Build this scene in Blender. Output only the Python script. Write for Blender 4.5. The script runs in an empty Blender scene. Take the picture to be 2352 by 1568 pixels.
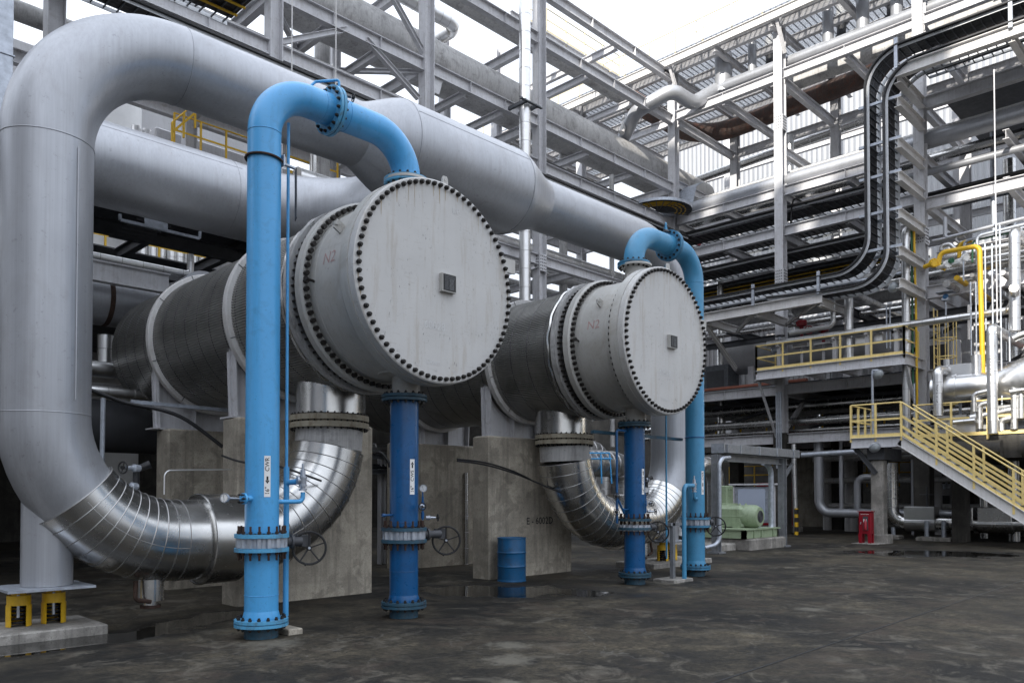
import bpy, bmesh, math, random
from mathutils import Vector, Matrix, Quaternion
R_ = random.Random(7)
sc = bpy.context.scene
COL = sc.collection
rad = math.radians
# ------------------------------------------------------------------ camera
F_, CX, HY, CH = 1824.0, 1176.0, 1135.0, 1.75       # focal length, centre and horizon in a 2352-wide frame; eye height in metres
AZ, PT = rad(44.5), rad(1.2)
cd = bpy.data.cameras.new('camera'); cam = bpy.data.objects.new('camera', cd); COL.objects.link(cam)
cd.sensor_width = 36; cd.lens = 36 * F_ / 2352; cd.clip_end = 2000; cd.clip_start = .1
cd.shift_y = (HY - F_ * math.tan(PT) - 784) / 2352
cam.location = (0, 0, CH); cam.rotation_euler = (rad(90) + PT, 0, AZ - rad(90))
sc.camera = cam
VW = Vector((math.cos(AZ), math.sin(AZ), 0)); VR = Vector((math.sin(AZ), -math.cos(AZ), 0)); VZ = Vector((0, 0, 1))
FW = VW * math.cos(PT) + VZ * math.sin(PT); UP = -VW * math.sin(PT) + VZ * math.cos(PT); PY = HY - F_ * math.tan(PT)
def at(px, py, **k):
    """survey helper: the point of the plane x=, y= or z= seen at a pixel of the 2352-wide photograph"""
    d = FW + VR * ((px - CX) / F_) + UP * ((PY - py) / F_)
    a, val = list(k.items())[0]; i = 'xyz'.index(a); o = Vector((0, 0, CH))
    return o + d * ((val - o[i]) / d[i])
# ------------------------------------------------------------------ materials
def newmat(n):
    m = bpy.data.materials.new(n); m.use_nodes = True; nt = m.node_tree
    return m, nt, nt.nodes['Principled BSDF']
def N(nt, t, **k):
    n = nt.nodes.new(t)
    for a, v in k.items():
        if a in ('operation', 'blend_type', 'data_type', 'interpolation_type', 'noise_dimensions', 'wave_type', 'bands_direction', 'feature', 'distance', 'sky_type'): setattr(n, a, v)
        else: n.inputs[a.replace('_', ' ')].default_value = v
    return n
def coord(nt, scale=(1, 1, 1), which='Object', rot=(0, 0, 0)):
    tc = nt.nodes.new('ShaderNodeTexCoord'); mp = nt.nodes.new('ShaderNodeMapping')
    mp.inputs['Scale'].default_value = scale; mp.inputs['Rotation'].default_value = rot
    nt.links.new(tc.outputs[which], mp.inputs['Vector']); return mp.outputs['Vector']
def noise(nt, vec, scale, detail=5, rough=.6, dist=0):
    n = N(nt, 'ShaderNodeTexNoise', Scale=scale, Detail=detail, Roughness=rough, Distortion=dist)
    nt.links.new(vec, n.inputs['Vector']); return n.outputs['Fac']
def rng(nt, fac, a, b, c=0., d=1.):
    n = nt.nodes.new('ShaderNodeMapRange'); nt.links.new(fac, n.inputs['Value'])
    for i, v in zip((1, 2, 3, 4), (a, b, c, d)): n.inputs[i].default_value = v
    return n.outputs[0]
def mix(nt, fac, a, b, blend='MIX'):
    n = nt.nodes.new('ShaderNodeMix'); n.data_type = 'RGBA'; n.blend_type = blend
    for s, v in ((0, fac), (6, a), (7, b)):
        if hasattr(v, 'default_value') or hasattr(v, 'is_output'): nt.links.new(v, n.inputs[s])
        elif s == 0: n.inputs[0].default_value = v
        else: n.inputs[s].default_value = (*v, 1) if len(v) == 3 else v
    return n.outputs[2]
def mth(nt, op, a, b=None):
    n = nt.nodes.new('ShaderNodeMath'); n.operation = op
    for i, v in enumerate((a, b)):
        if v is None: continue
        if hasattr(v, 'is_output'): nt.links.new(v, n.inputs[i])
        else: n.inputs[i].default_value = v
    return n.outputs[0]
def bump(nt, bs, fac, strength, dist=.01):
    b = nt.nodes.new('ShaderNodeBump'); b.inputs['Strength'].default_value = strength; b.inputs['Distance'].default_value = dist
    nt.links.new(fac, b.inputs['Height']); nt.links.new(b.outputs[0], bs.inputs['Normal']); return b
def grey(nt, fac):
    c = nt.nodes.new('ShaderNodeCombineColor')
    for i in range(3): nt.links.new(fac, c.inputs[i])
    return c.outputs[0]
def M(name, col, rough=.5, metal=0., var=.1, vs=2.5, streak=0., stain=None, sa=.25, ss=5, bs=60, bk=.05, spec=.5):
    """general painted/metal surface: patchy tone, optional vertical streaks, optional stain colour, fine bump"""
    m, nt, b = newmat(name); v = coord(nt)
    c = mix(nt, 1., col, grey(nt, rng(nt, noise(nt, v, vs), .3, .7, 1 - var, 1 + var)), 'MULTIPLY')
    if streak:
        sv = coord(nt, (26, 26, .3)); f = noise(nt, sv, 1., 4, .75)
        c = mix(nt, 1., c, grey(nt, rng(nt, f, .36, .64, 1 - streak, 1 + streak)), 'MULTIPLY')
    if stain:
        f = rng(nt, noise(nt, v, ss, 8, .7, .6), .52, .66, 0, sa); c = mix(nt, f, c, stain)
        sv = coord(nt, (9, 9, .7)); f = rng(nt, noise(nt, sv, 1., 6, .7), .52, .66, 0, sa * .8); c = mix(nt, f, c, stain)
    if stain: c = mix(nt, mth(nt, 'MULTIPLY', rng(nt, noise(nt, v, ss * 7, 8, .8, .3), .60, .63), min(.85, sa * 1.6)), c, tuple(x * .55 for x in stain))
    nt.links.new(c, b.inputs['Base Color'])
    nt.links.new(rng(nt, noise(nt, v, vs * 3), .3, .7, rough * .85, min(1, rough * 1.2)), b.inputs['Roughness'])
    b.inputs['Metallic'].default_value = metal; b.inputs['Specular IOR Level'].default_value = spec
    if bk: bump(nt, b, noise(nt, v, bs, 3), bk, .01)
    return m
mt = {}
mt['steel'] = M('steel_paint', (.54, .54, .56), .5, .0, .1, 1.2, streak=.06, stain=(.22, .19, .17), sa=.3)
mt['steel_light'] = M('pale_steel_paint', (.60, .59, .58), .5, .0, .08, 1.2, streak=.06, stain=(.35, .3, .26), sa=.25)
mt['dark_steel'] = M('dark_grey_steel', (.055, .057, .063), .6, .1, .2, 2)
mt['galv'] = M('galvanised_steel', (.40, .43, .48), .42, .55, .22, 9, bk=.02)
mt['galv_dark'] = M('weathered_galvanised', (.11, .118, .13), .5, .4, .25, 6)
mt['galv_mid'] = M('dull_grey_steel', (.23, .24, .255), .5, .3, .2, 5, stain=(.1, .09, .08), sa=.3)
mt['cable_black'] = M('black_cable_jacket', (.012, .012, .014), .45, 0, .2, 8)
mt['rubber'] = M('black_rubber', (.009, .009, .01), .6, 0, .2, 8)
mt['header'] = M('grey_aluminium_paint', (.375, .385, .41), .38, .5, .05, .9, streak=.06, stain=(.26, .25, .25), sa=.22, ss=1.6, bs=30, bk=.03)
mt['dull_pipe'] = M('weathered_grey_pipe', (.44, .435, .43), .55, .15, .14, 1.4, streak=.14, stain=(.13, .12, .12), sa=.5, ss=2)
mt['rusty_pipe'] = M('rusty_brown_pipe', (.085, .06, .052), .75, .0, .3, 1.5, streak=.3, stain=(.16, .055, .03), sa=.6, ss=2.5, bk=.2)
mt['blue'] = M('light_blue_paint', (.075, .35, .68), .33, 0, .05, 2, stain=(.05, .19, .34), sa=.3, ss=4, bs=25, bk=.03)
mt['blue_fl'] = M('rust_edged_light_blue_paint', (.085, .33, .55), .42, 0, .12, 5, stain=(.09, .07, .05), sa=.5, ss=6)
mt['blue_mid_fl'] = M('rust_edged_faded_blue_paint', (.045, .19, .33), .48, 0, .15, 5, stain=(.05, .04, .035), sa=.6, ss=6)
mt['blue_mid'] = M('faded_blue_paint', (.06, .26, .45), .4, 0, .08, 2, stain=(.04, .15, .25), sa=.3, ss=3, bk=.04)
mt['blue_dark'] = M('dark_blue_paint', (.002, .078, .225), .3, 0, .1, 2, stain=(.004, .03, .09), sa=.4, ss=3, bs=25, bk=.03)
mt['blue_soot'] = M('grimy_blue_paint', (.02, .07, .11), .5, 0, .25, 6, stain=(.05, .03, .02), sa=.5)
mt['drum_blue'] = M('blue_drum_enamel', (.005, .088, .215), .42, 0, .15, 4, stain=(.03, .05, .08), sa=.5, ss=6, bk=.06)
mt['flange_cream'] = M('rust_stained_cream_flange', (.34, .31, .24), .6, .2, .2, 4, stain=(.12, .07, .035), sa=.6, ss=5)
mt['rust'] = M('rusty_steel', (.05, .028, .02), .8, .2, .4, 12, bk=.2)
mt['bolt'] = M('black_greased_bolt', (.022, .019, .017), .45, .3, .4, 20, bk=.1)
mt['channel'] = M('pale_grey_enamel', (.44, .435, .415), .45, 0, .07, 1.2, stain=(.24, .2, .15), sa=.28, ss=2.2, bk=.03)
def cover_mat():
    m, nt, b = newmat('scuffed_cover_enamel'); v = coord(nt)
    c = mix(nt, 1., (.49, .485, .475), grey(nt, rng(nt, noise(nt, v, 1.5), .3, .7, .94, 1.06)), 'MULTIPLY')
    f = rng(nt, noise(nt, coord(nt, (7, 7, .8)), 1., 6, .75), .51, .66, 0, .42); c = mix(nt, f, c, (.33, .28, .22))     # runs down the plate
    s = mth(nt, 'MULTIPLY', rng(nt, noise(nt, coord(nt, (30, 30, 9)), 1., 8, .8, .4), .60, .625), rng(nt, noise(nt, v, 2.3, 3), .46, .54)); c = mix(nt, s, c, (.10, .09, .085))   # chips
    w = rng(nt, noise(nt, coord(nt, (4, 4, 34), rot=(0, .3, 0)), 1., 5, .7), .60, .64, 0, .45); c = mix(nt, w, c, (.36, .33, .29))
    nt.links.new(c, b.inputs['Base Color']); b.inputs['Roughness'].default_value = .48; bump(nt, b, noise(nt, v, 40), .03, .01)
    return m
mt['cover'] = cover_mat()
def clad_mat(name, col, rough, wob):
    m, nt, b = newmat(name); v = coord(nt)
    c = mix(nt, 1., col, grey(nt, rng(nt, noise(nt, v, 3.), .3, .7, .92, 1.06)), 'MULTIPLY')
    c = mix(nt, rng(nt, noise(nt, coord(nt, (6, 6, 1.2)), 1., 7, .7), .56, .7, 0, .12), c, (.40, .38, .34))
    nt.links.new(c, b.inputs['Base Color']); b.inputs['Metallic'].default_value = 1
    nt.links.new(rng(nt, noise(nt, v, 7), .3, .7, rough * .88, rough * 1.15), b.inputs['Roughness'])
    bump(nt, b, noise(nt, v, 2.2, 2, .4), wob, .06); return m
mt['clad'] = clad_mat('stainless_cladding', (.62, .615, .60), .25, .035)
mt['clad_bright'] = clad_mat('aluminium_cladding', (.70, .70, .70), .34, .08)
mt['rib'] = M('ribbed_aluminium_sheet', (.42, .415, .40), .38, .8, .15, 3, bk=.05)
mt['rib_bright'] = M('bright_ribbed_sheet', (.6, .6, .6), .35, .85, .1, 3, bk=.04)
mt['seam'] = M('dull_metal_seam', (.42, .415, .41), .4, .9, .1, 4, bk=0)
mt['yellow'] = M('pale_yellow_paint', (.80, .62, .25), .5, 0, .07, 2, streak=.05, stain=(.45, .3, .07), sa=.3, ss=3)
mt['yellow_pale'] = M('weathered_cream_yellow_paint', (.62, .55, .36), .5, 0, .07, 2, stain=(.45, .35, .2), sa=.3, ss=3)
mt['tray_rail'] = M('bright_galvanised_tray', (.66, .68, .71), .45, .05, .12, 6, bk=.02)
mt['yellow_deep'] = M('deep_yellow_paint', (.72, .44, .02), .45, 0, .1, 2, stain=(.4, .22, .02), sa=.3)
mt['red'] = M('red_enamel', (.24, .004, .014), .35, 0, .1, 3, bk=.03)
mt['brick_red'] = M('brown_red_pipe_paint', (.26, .085, .05), .55, 0, .15, 2)
mt['green'] = M('pale_green_enamel', (.29, .36, .235), .4, 0, .08, 2, stain=(.16, .2, .12), sa=.45, ss=5, bk=.04)
mt['green_dark'] = M('dark_green_paint', (.03, .14, .07), .5, 0, .1, 3)
mt['white'] = M('white_paint', (.75, .75, .74), .5, 0, .05, 3, bk=0)
mt['black'] = M('black_print', (.015, .015, .016), .6, 0, .05, 3, bk=0)
mt['red_print'] = M('faded_red_stencil', (.39, .25, .24), .6, 0, .2, 14, bk=0)
mt['chalk'] = M('white_chalk', (.56, .56, .56), .9, 0, .1, 30, bk=0)
mt['rust_stain'] = M('thin_rust_stain', (.36, .29, .20), .7, 0, .2, 20, bk=0)
mt['glass'] = M('grey_glass', (.35, .38, .40), .08, 0, .05, 3, bk=0)
mt['vessel'] = M('grey_vessel_paint', (.42, .42, .43), .5, 0, .08, .6, stain=(.25, .23, .22), sa=.25, ss=1)
def concrete_mat(name, col, dark, amt=.6):
    m, nt, b = newmat(name); v = coord(nt)
    c = mix(nt, rng(nt, noise(nt, v, .9, 8, .65), .38, .62), dark, col)
    c = mix(nt, 1., c, grey(nt, rng(nt, noise(nt, v, 26, 4, .7), .3, .7, .86, 1.12)), 'MULTIPLY')
    c = mix(nt, rng(nt, noise(nt, coord(nt, (5, 5, .35)), 1., 7, .7), .5, .66, 0, amt), c, tuple(x * .5 for x in dark))
    w = N(nt, 'ShaderNodeTexWave', Scale=.55, Distortion=.4, Detail=2.); w.bands_direction = 'Z'; nt.links.new(coord(nt), w.inputs['Vector'])
    c = mix(nt, rng(nt, w.outputs['Fac'], .97, 1, 0, .25), c, dark)
    c = mix(nt, rng(nt, noise(nt, v, 1.9, 7, .6, .4), .54, .60, 0, .5), c, tuple(x * .62 for x in dark))
    p = rng(nt, noise(nt, v, 60, 2, .5), .62, .68); c = mix(nt, mth(nt, 'MULTIPLY', p, .5), c, (.05, .045, .04))
    nt.links.new(c, b.inputs['Base Color']); b.inputs['Roughness'].default_value = .85
    bump(nt, b, noise(nt, v, 22, 8, .7), .35, .02); return m
mt['concrete'] = concrete_mat('stained_concrete', (.45, .405, .33), (.25, .225, .185))
mt['concrete_pale'] = concrete_mat('pale_concrete', (.36, .34, .31), (.16, .15, .135))
mt['concrete_dark'] = concrete_mat('shade_darkened_concrete', (.078, .072, .062), (.034, .031, .027))  # deep shade under the racks and decks put into the base colour
def ground_mat():
    m, nt, b = newmat('wet_stained_concrete_slab'); v = coord(nt)
    big = noise(nt, v, .28, 6, .6, .3); mid = noise(nt, v, 1.3, 9, .68, .5); fine = noise(nt, v, 17, 6, .75)
    c = mix(nt, rng(nt, big, .40, .60), (.0046, .0041, .0031), (.036, .0300, .0200))
    c = mix(nt, 1., c, grey(nt, rng(nt, mid, .36, .66, .3, 1.9)), 'MULTIPLY')
    c = mix(nt, 1., c, grey(nt, rng(nt, fine, .33, .67, .4, 1.7)), 'MULTIPLY')
    c = mix(nt, 1., c, grey(nt, rng(nt, noise(nt, v, 5.5, 8, .8, .3), .36, .64, .45, 1.65)), 'MULTIPLY')
    c = mix(nt, mth(nt, 'MULTIPLY', rng(nt, noise(nt, v, 2.1, 9, .72, .9), .51, .66), rng(nt, noise(nt, v, .35, 2), .42, .54)), c, (.10, .089, .070))       # dry pale blotches
    c = mix(nt, rng(nt, noise(nt, v, .8, 6, .7, 1.4), .52, .66, 0, .5), c, (.052, .037, .026))     # brown silt
    c = mix(nt, rng(nt, noise(nt, v, 6., 6, .8, 1.2), .58, .64, 0, .8), c, (.006, .006, .006))     # oil spots
    cr = N(nt, 'ShaderNodeTexVoronoi', Scale=.42, feature='DISTANCE_TO_EDGE'); wv = nt.nodes.new('ShaderNodeVectorMath'); wv.operation = 'ADD'
    nn = N(nt, 'ShaderNodeTexNoise', Scale=1.7, Detail=4.); nt.links.new(v, nn.inputs['Vector']); nt.links.new(v, wv.inputs[0]); nt.links.new(nn.outputs['Color'], wv.inputs[1]); nt.links.new(wv.outputs[0], cr.inputs['Vector'])
    c = mix(nt, mth(nt, 'MULTIPLY', rng(nt, cr.outputs['Distance'], .0, .006, .35, 0), rng(nt, big, .45, .6)), c, (.2, .19, .17))
    sx = nt.nodes.new('ShaderNodeSeparateXYZ'); nt.links.new(v, sx.inputs[0]); dry = None; rg = mth(nt, 'MULTIPLY', mth(nt, 'SUBTRACT', noise(nt, v, 4.5, 8, .75), .5), 4.5)
    for (cx, cy, a) in ((6.02, 5.92, .22), (6.6, 6.5, .2), (5.3, 5.2, .1), (11.9, 5.3, .16), (13.5, 8.9, .25), (4.7, 8.6, .28)):
        dx = mth(nt, 'SUBTRACT', sx.outputs[0], cx); dy = mth(nt, 'SUBTRACT', sx.outputs[1], cy); d = mth(nt, 'DIVIDE', mth(nt, 'SQRT', mth(nt, 'ADD', mth(nt, 'MULTIPLY', dx, dx), mth(nt, 'MULTIPLY', dy, dy))), a); dry = d if dry is None else mth(nt, 'MINIMUM', dry, d)
    c = mix(nt, mth(nt, 'MULTIPLY', rng(nt, mth(nt, 'ADD', dry, rg), .6, 1.5, 1, 0), .6), c, (.15, .14, .115))      # dried cement splashes
    # pools of standing water: ellipses with ragged edges, (centre x, y, half length, half width, heading)
    wet = None
    edge = mth(nt, 'MULTIPLY', mth(nt, 'SUBTRACT', noise(nt, v, 1.1, 5, .6), .5), 2.2)
    for (cx, cy, a, bw, ang) in ((10.25, 10.05, 1.75, .85, -52), (25.5, 7.6, 2.3, 1.25, -60), (2.9, 10.25, 1.4, .42, 0), (5.1, 11.0, 1.0, .4, 20)):
        ca, sa_ = math.cos(rad(ang)), math.sin(rad(ang))
        dx = mth(nt, 'SUBTRACT', sx.outputs[0], cx); dy = mth(nt, 'SUBTRACT', sx.outputs[1], cy)
        u = mth(nt, 'ADD', mth(nt, 'MULTIPLY', dx, ca / a), mth(nt, 'MULTIPLY', dy, sa_ / a)); w = mth(nt, 'SUBTRACT', mth(nt, 'MULTIPLY', dy, ca / bw), mth(nt, 'MULTIPLY', dx, sa_ / bw))
        d = mth(nt, 'ADD', mth(nt, 'SQRT', mth(nt, 'ADD', mth(nt, 'MULTIPLY', u, u), mth(nt, 'MULTIPLY', w, w))), edge)
        wet = d if wet is None else mth(nt, 'MINIMUM', wet, d)
    damp = rng(nt, wet, 1.0, 1.7, 1, 0); pool = rng(nt, wet, .86, .98, 1, 0)
    c = mix(nt, mth(nt, 'MULTIPLY', damp, .8), c, (.008, .008, .008))
    nt.links.new(c, b.inputs['Base Color'])
    r = rng(nt, mid, .3, .7, .62, .9); r = mth(nt, 'SUBTRACT', r, mth(nt, 'MULTIPLY', damp, .25)); r = mth(nt, 'MULTIPLY', r, rng(nt, pool, 0, 1, 1, .01))
    nt.links.new(mth(nt, 'MAXIMUM', r, .015), b.inputs['Roughness']); b.inputs['Specular IOR Level'].default_value = .32
    bm = bump(nt, b, mth(nt, 'ADD', mth(nt, 'MULTIPLY', mid, .6), mth(nt, 'MULTIPLY', fine, .4)), .4, .02)
    nt.links.new(rng(nt, pool, 0, 1, .4, 0), bm.inputs['Strength'])
    return m
mt['ground'] = ground_mat()
def sheet_mat():
    m, nt, b = newmat('translucent_white_sheet'); v = coord(nt)
    wv = N(nt, 'ShaderNodeTexWave', Scale=.98, Distortion=0.); wv.bands_direction = 'Y'; nt.links.new(v, wv.inputs['Vector'])
    c = mix(nt, rng(nt, wv.outputs['Fac'], .55, .8), (.46, .47, .49), (.24, .25, .275)); c = mix(nt, 1., c, grey(nt, rng(nt, noise(nt, v, 1.2), .3, .7, .93, 1.05)), 'MULTIPLY')  # darker bands paint the rib shading into the colour
    nt.links.new(c, b.inputs['Base Color']); b.inputs['Roughness'].default_value = .5
    tr = nt.nodes.new('ShaderNodeBsdfTranslucent'); tr.inputs[0].default_value = (.8, .8, .8, 1); mx = nt.nodes.new('ShaderNodeMixShader'); mx.inputs[0].default_value = .4
    nt.links.new(b.outputs[0], mx.inputs[1]); nt.links.new(tr.outputs[0], mx.inputs[2]); nt.links.new(mx.outputs[0], nt.nodes['Material Output'].inputs[0]); return m
mt['sheet'] = sheet_mat()
mt['blue_wall'] = M('pale_blue_sheet', (.42, .47, .58), .5, 0, .05, 1)
def grating_mat(name, col, pitch, open_):
    m, nt, b = newmat(name); b.inputs['Base Color'].default_value = (*col, 1); b.inputs['Roughness'].default_value = .5; b.inputs['Metallic'].default_value = .4
    sx = nt.nodes.new('ShaderNodeSeparateXYZ'); nt.links.new(coord(nt, (1 / pitch, 1 / (pitch * 3), 1)), sx.inputs[0])
    fx = mth(nt, 'LESS_THAN', mth(nt, 'FRACT', sx.outputs[0]), open_); fy = mth(nt, 'LESS_THAN', mth(nt, 'FRACT', sx.outputs[1]), .85)
    t = nt.nodes.new('ShaderNodeBsdfTransparent'); mx = nt.nodes.new('ShaderNodeMixShader')
    nt.links.new(mth(nt, 'MULTIPLY', fx, fy), mx.inputs[0]); nt.links.new(b.outputs[0], mx.inputs[1]); nt.links.new(t.outputs[0], mx.inputs[2]); nt.links.new(mx.outputs[0], nt.nodes['Material Output'].inputs[0]); return m
mt['grating'] = grating_mat('open_bar_grating', (.3, .32, .36), .09, .62)
# ------------------------------------------------------------------ mesh helpers
def frame(d, up=(0, 0, 1)):
    d = Vector(d).normalized(); up = Vector(up)
    if abs(d.dot(up)) > .98: up = Vector((0, 1, 0)) if abs(d.y) < .9 else Vector((1, 0, 0))
    s = d.cross(up).normalized(); return d, s, s.cross(d).normalized()
def bend(pts, r, n=10):
    """polyline -> the same line with circular bends of radius r"""
    pts = [Vector(p) for p in pts]; out = [pts[0]]
    for i in range(1, len(pts) - 1):
        p, a, b = pts[i], (pts[i - 1] - pts[i]), (pts[i + 1] - pts[i]); la, lb = a.length, b.length; a /= la; b /= lb
        th = math.acos(max(-1, min(1, a.dot(b)))); rr = r[i - 1] if isinstance(r, (list, tuple)) else r
        t = rr / math.tan(th / 2) if th > .02 else 0; k = min(1, .98 * la / t if t else 1, .98 * lb / t if t else 1); t *= k; rr *= k
        if rr < 1e-4 or th > 3.1: out.append(p); continue
        c = p + (a + b).normalized() * (rr / math.sin(th / 2)); p0, p1 = p + a * t - c, p + b * t - c; ang = p0.angle(p1); ax = p0.cross(p1).normalized()
        for j in range(n + 1): out.append(c + Quaternion(ax, ang * j / n) @ p0)
    out.append(pts[-1]); return out
class MB:
    def __init__(s): s.v = []; s.f = []
    def add(s, vs, fs):
        o = len(s.v); s.v += [Vector(v) for v in vs]; s.f += [tuple(i + o for i in f) for f in fs]; return s
    def box(s, x0, y0, z0, x1, y1, z1):
        return s.add([(x, y, z) for x in (x0, x1) for y in (y0, y1) for z in (z0, z1)], [(0, 1, 3, 2), (4, 6, 7, 5), (0, 4, 5, 1), (2, 3, 7, 6), (0, 2, 6, 4), (1, 5, 7, 3)])
    def cbox(s, x0, y0, z0, x1, y1, z1, c=.02):
        """box with chamfered vertical and top edges"""
        a = [(x0 + c, y0), (x1 - c, y0), (x1, y0 + c), (x1, y1 - c), (x1 - c, y1), (x0 + c, y1), (x0, y1 - c), (x0, y0 + c)]
        mx, my = (x0 + x1) / 2, (y0 + y1) / 2
        kx, ky = 1 - 2 * c / max(x1 - x0, .01), 1 - 2 * c / max(y1 - y0, .01)
        vs = [(x, y, z0) for x, y in a] + [(x, y, z1 - c) for x, y in a] + [(mx + (x - mx) * kx, my + (y - my) * ky, z1) for x, y in a]
        fs = [tuple(range(7, -1, -1)), tuple(range(16, 24))] + [(r * 8 + i, r * 8 + (i + 1) % 8, r * 8 + 8 + (i + 1) % 8, r * 8 + 8 + i) for r in (0, 1) for i in range(8)]
        return s.add(vs, fs)
    def prism(s, prof, p0, p1, up=(0, 0, 1)):
        p0, p1 = Vector(p0), Vector(p1); d, a, b = frame(p1 - p0, up); n = len(prof)
        vs = [p + a * u + b * w for p in (p0, p1) for u, w in prof]
        return s.add(vs, [(i, (i + 1) % n, n + (i + 1) % n, n + i) for i in range(n)] + [tuple(range(n - 1, -1, -1)), tuple(range(n, 2 * n))])
    def bar(s, p0, p1, w, h, up=(0, 0, 1)):
        return s.prism([(-w / 2, -h / 2), (w / 2, -h / 2), (w / 2, h / 2), (-w / 2, h / 2)], p0, p1, up)
    def ibeam(s, p0, p1, h=.4, w=.25, tw=.018, tf=.024, up=(0, 0, 1)):
        a, b, t = w / 2, h / 2, tw / 2
        return s.prism([(-a, -b), (a, -b), (a, -b + tf), (t, -b + tf), (t, b - tf), (a, b - tf), (a, b), (-a, b), (-a, b - tf), (-t, b - tf), (-t, -b + tf), (-a, -b + tf)], p0, p1, up)
    def chan(s, p0, p1, h=.3, w=.1, t=.014, flip=1, up=(0, 0, 1)):
        b = h / 2; pr = [(0, -b), (w * flip, -b), (w * flip, -b + t), (t * flip, -b + t), (t * flip, b - t), (w * flip, b - t), (w * flip, b), (0, b)]
        return s.prism(pr, p0, p1, up)
    def angle(s, p0, p1, w=.1, t=.012, up=(0, 0, 1), fu=1, fv=1):
        return s.prism([(0, 0), (w * fu, 0), (w * fu, t * fv), (t * fu, t * fv), (t * fu, w * fv), (0, w * fv)], p0, p1, up)
    def tube(s, pts, r, n=16, caps=True, closed=False):
        pts = [Vector(p) for p in pts]; m = len(pts); ra = r if isinstance(r, (list, tuple)) else [r] * m
        tg = []
        for i in range(m):
            a = pts[(i + 1) % m] - pts[i] if (closed or i < m - 1) else pts[i] - pts[i - 1]; b = pts[i] - pts[i - 1] if (closed or i) else a
            t = a.normalized() + b.normalized(); tg.append(t.normalized() if t.length > 1e-6 else a.normalized())
        d, u, w = frame(tg[0]); vs = []
        for i in range(m):
            if i:
                ax = tg[i - 1].cross(tg[i])
                if ax.length > 1e-7: q = Quaternion(ax.normalized(), tg[i - 1].angle(tg[i])); u = q @ u
                u = (u - tg[i] * u.dot(tg[i])).normalized()
            w = tg[i].cross(u)
            for k in range(n): th = 2 * math.pi * k / n; vs.append(pts[i] + u * (ra[i] * math.cos(th)) + w * (ra[i] * math.sin(th)))
        fs = [(i * n + k, i * n + (k + 1) % n, ((i + 1) % m) * n + (k + 1) % n, ((i + 1) % m) * n + k) for i in range(m if closed else m - 1) for k in range(n)]
        if caps and not closed: fs += [tuple(range(n - 1, -1, -1)), tuple(range((m - 1) * n, m * n))]
        return s.add(vs, fs)
    def lathe(s, o, ax, prof, n=32, caps=True):
        o = Vector(o); d, u, w = frame(ax); m = len(prof)
        vs = [o + d * t + u * (r * math.cos(2 * math.pi * k / n)) + w * (r * math.sin(2 * math.pi * k / n)) for t, r in prof for k in range(n)]
        fs = [(i * n + k, i * n + (k + 1) % n, (i + 1) * n + (k + 1) % n, (i + 1) * n + k) for i in range(m - 1) for k in range(n)]
        if caps: fs += [tuple(range(n - 1, -1, -1)), tuple(range((m - 1) * n, m * n))]
        return s.add(vs, fs)
    def ring(s, o, ax, R, r, n=40, k=8):
        o = Vector(o); d, u, w = frame(ax)
        return s.tube([o + u * (R * math.cos(2 * math.pi * i / n)) + w * (R * math.sin(2 * math.pi * i / n)) for i in range(n)], r, k, closed=True)
    def rod(s, p0, p1, r, n=10): return s.tube([p0, p1], r, n)
    def build(s, name, m, parent=None, smooth=True, fix=True, m2=None, n0=0):
        me = bpy.data.meshes.new(name); o = ORG.get(parent.name, Vector()) if parent else Vector()
        me.from_pydata([v - o for v in s.v], [], s.f)
        if fix:
            bm = bmesh.new(); bm.from_mesh(me); bmesh.ops.recalc_face_normals(bm, faces=bm.faces); bm.to_mesh(me); bm.free()
        if smooth: me.shade_smooth(); me.set_sharp_from_angle(angle=rad(38))
        me.materials.append(mt[m] if isinstance(m, str) else m)
        if m2:
            me.materials.append(mt[m2])
            for p in me.polygons[n0:]: p.material_index = 1
        ob = bpy.data.objects.new(name, me); COL.objects.link(ob)
        if parent: ob.parent = parent; ORG[ob.name] = o
        return ob
ORG = {}
def thing(name, label, cat, loc=(0, 0, 0), group=None):
    o = bpy.data.objects.new(name, None); COL.objects.link(o); o.empty_display_size = .1; o.location = loc; ORG[o.name] = Vector(loc)
    return tag(o, label, cat, group)
def tag(o, label, cat, group=None, kind=None):
    if label: o['label'] = label
    if cat: o['category'] = cat
    if group: o['group'] = group
    if kind: o['kind'] = kind
    return o
def rehome(o, loc):
    """move the origin of a top-level mesh to its base"""
    o.data.transform(Matrix.Translation(-Vector(loc))); o.location = loc; return o
def copy_tree(o, parent=None):
    c = o.copy(); COL.objects.link(c)
    if parent: c.parent = parent
    for ch in list(o.children): copy_tree(ch, c)
    return c
def txt(s, size=1., sx=1., bold=False):
    cu = bpy.data.curves.new('t', 'FONT'); cu.body = s; cu.size = size; cu.align_x = 'CENTER'; cu.align_y = 'CENTER'; cu.resolution_u = 3
    if bold: cu.offset = size * .012
    ob = bpy.data.objects.new('t', cu); COL.objects.link(ob); me = bpy.data.meshes.new_from_object(ob)
    r = ([(v.co.x * sx, v.co.y) for v in me.vertices], [tuple(p.vertices) for p in me.polygons])
    bpy.data.objects.remove(ob); bpy.data.curves.remove(cu); bpy.data.meshes.remove(me); return r
def text_on(s, size, fn, name, m, parent, sx=1., bold=False):
    """lettering laid on a surface: fn maps (u, v) in metres to a point just proud of it"""
    vs, fs = txt(s, size, sx, bold); b = MB(); b.add([fn(u, v) for u, v in vs], fs); return b.build(name, m, parent, smooth=False, fix=False)
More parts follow.
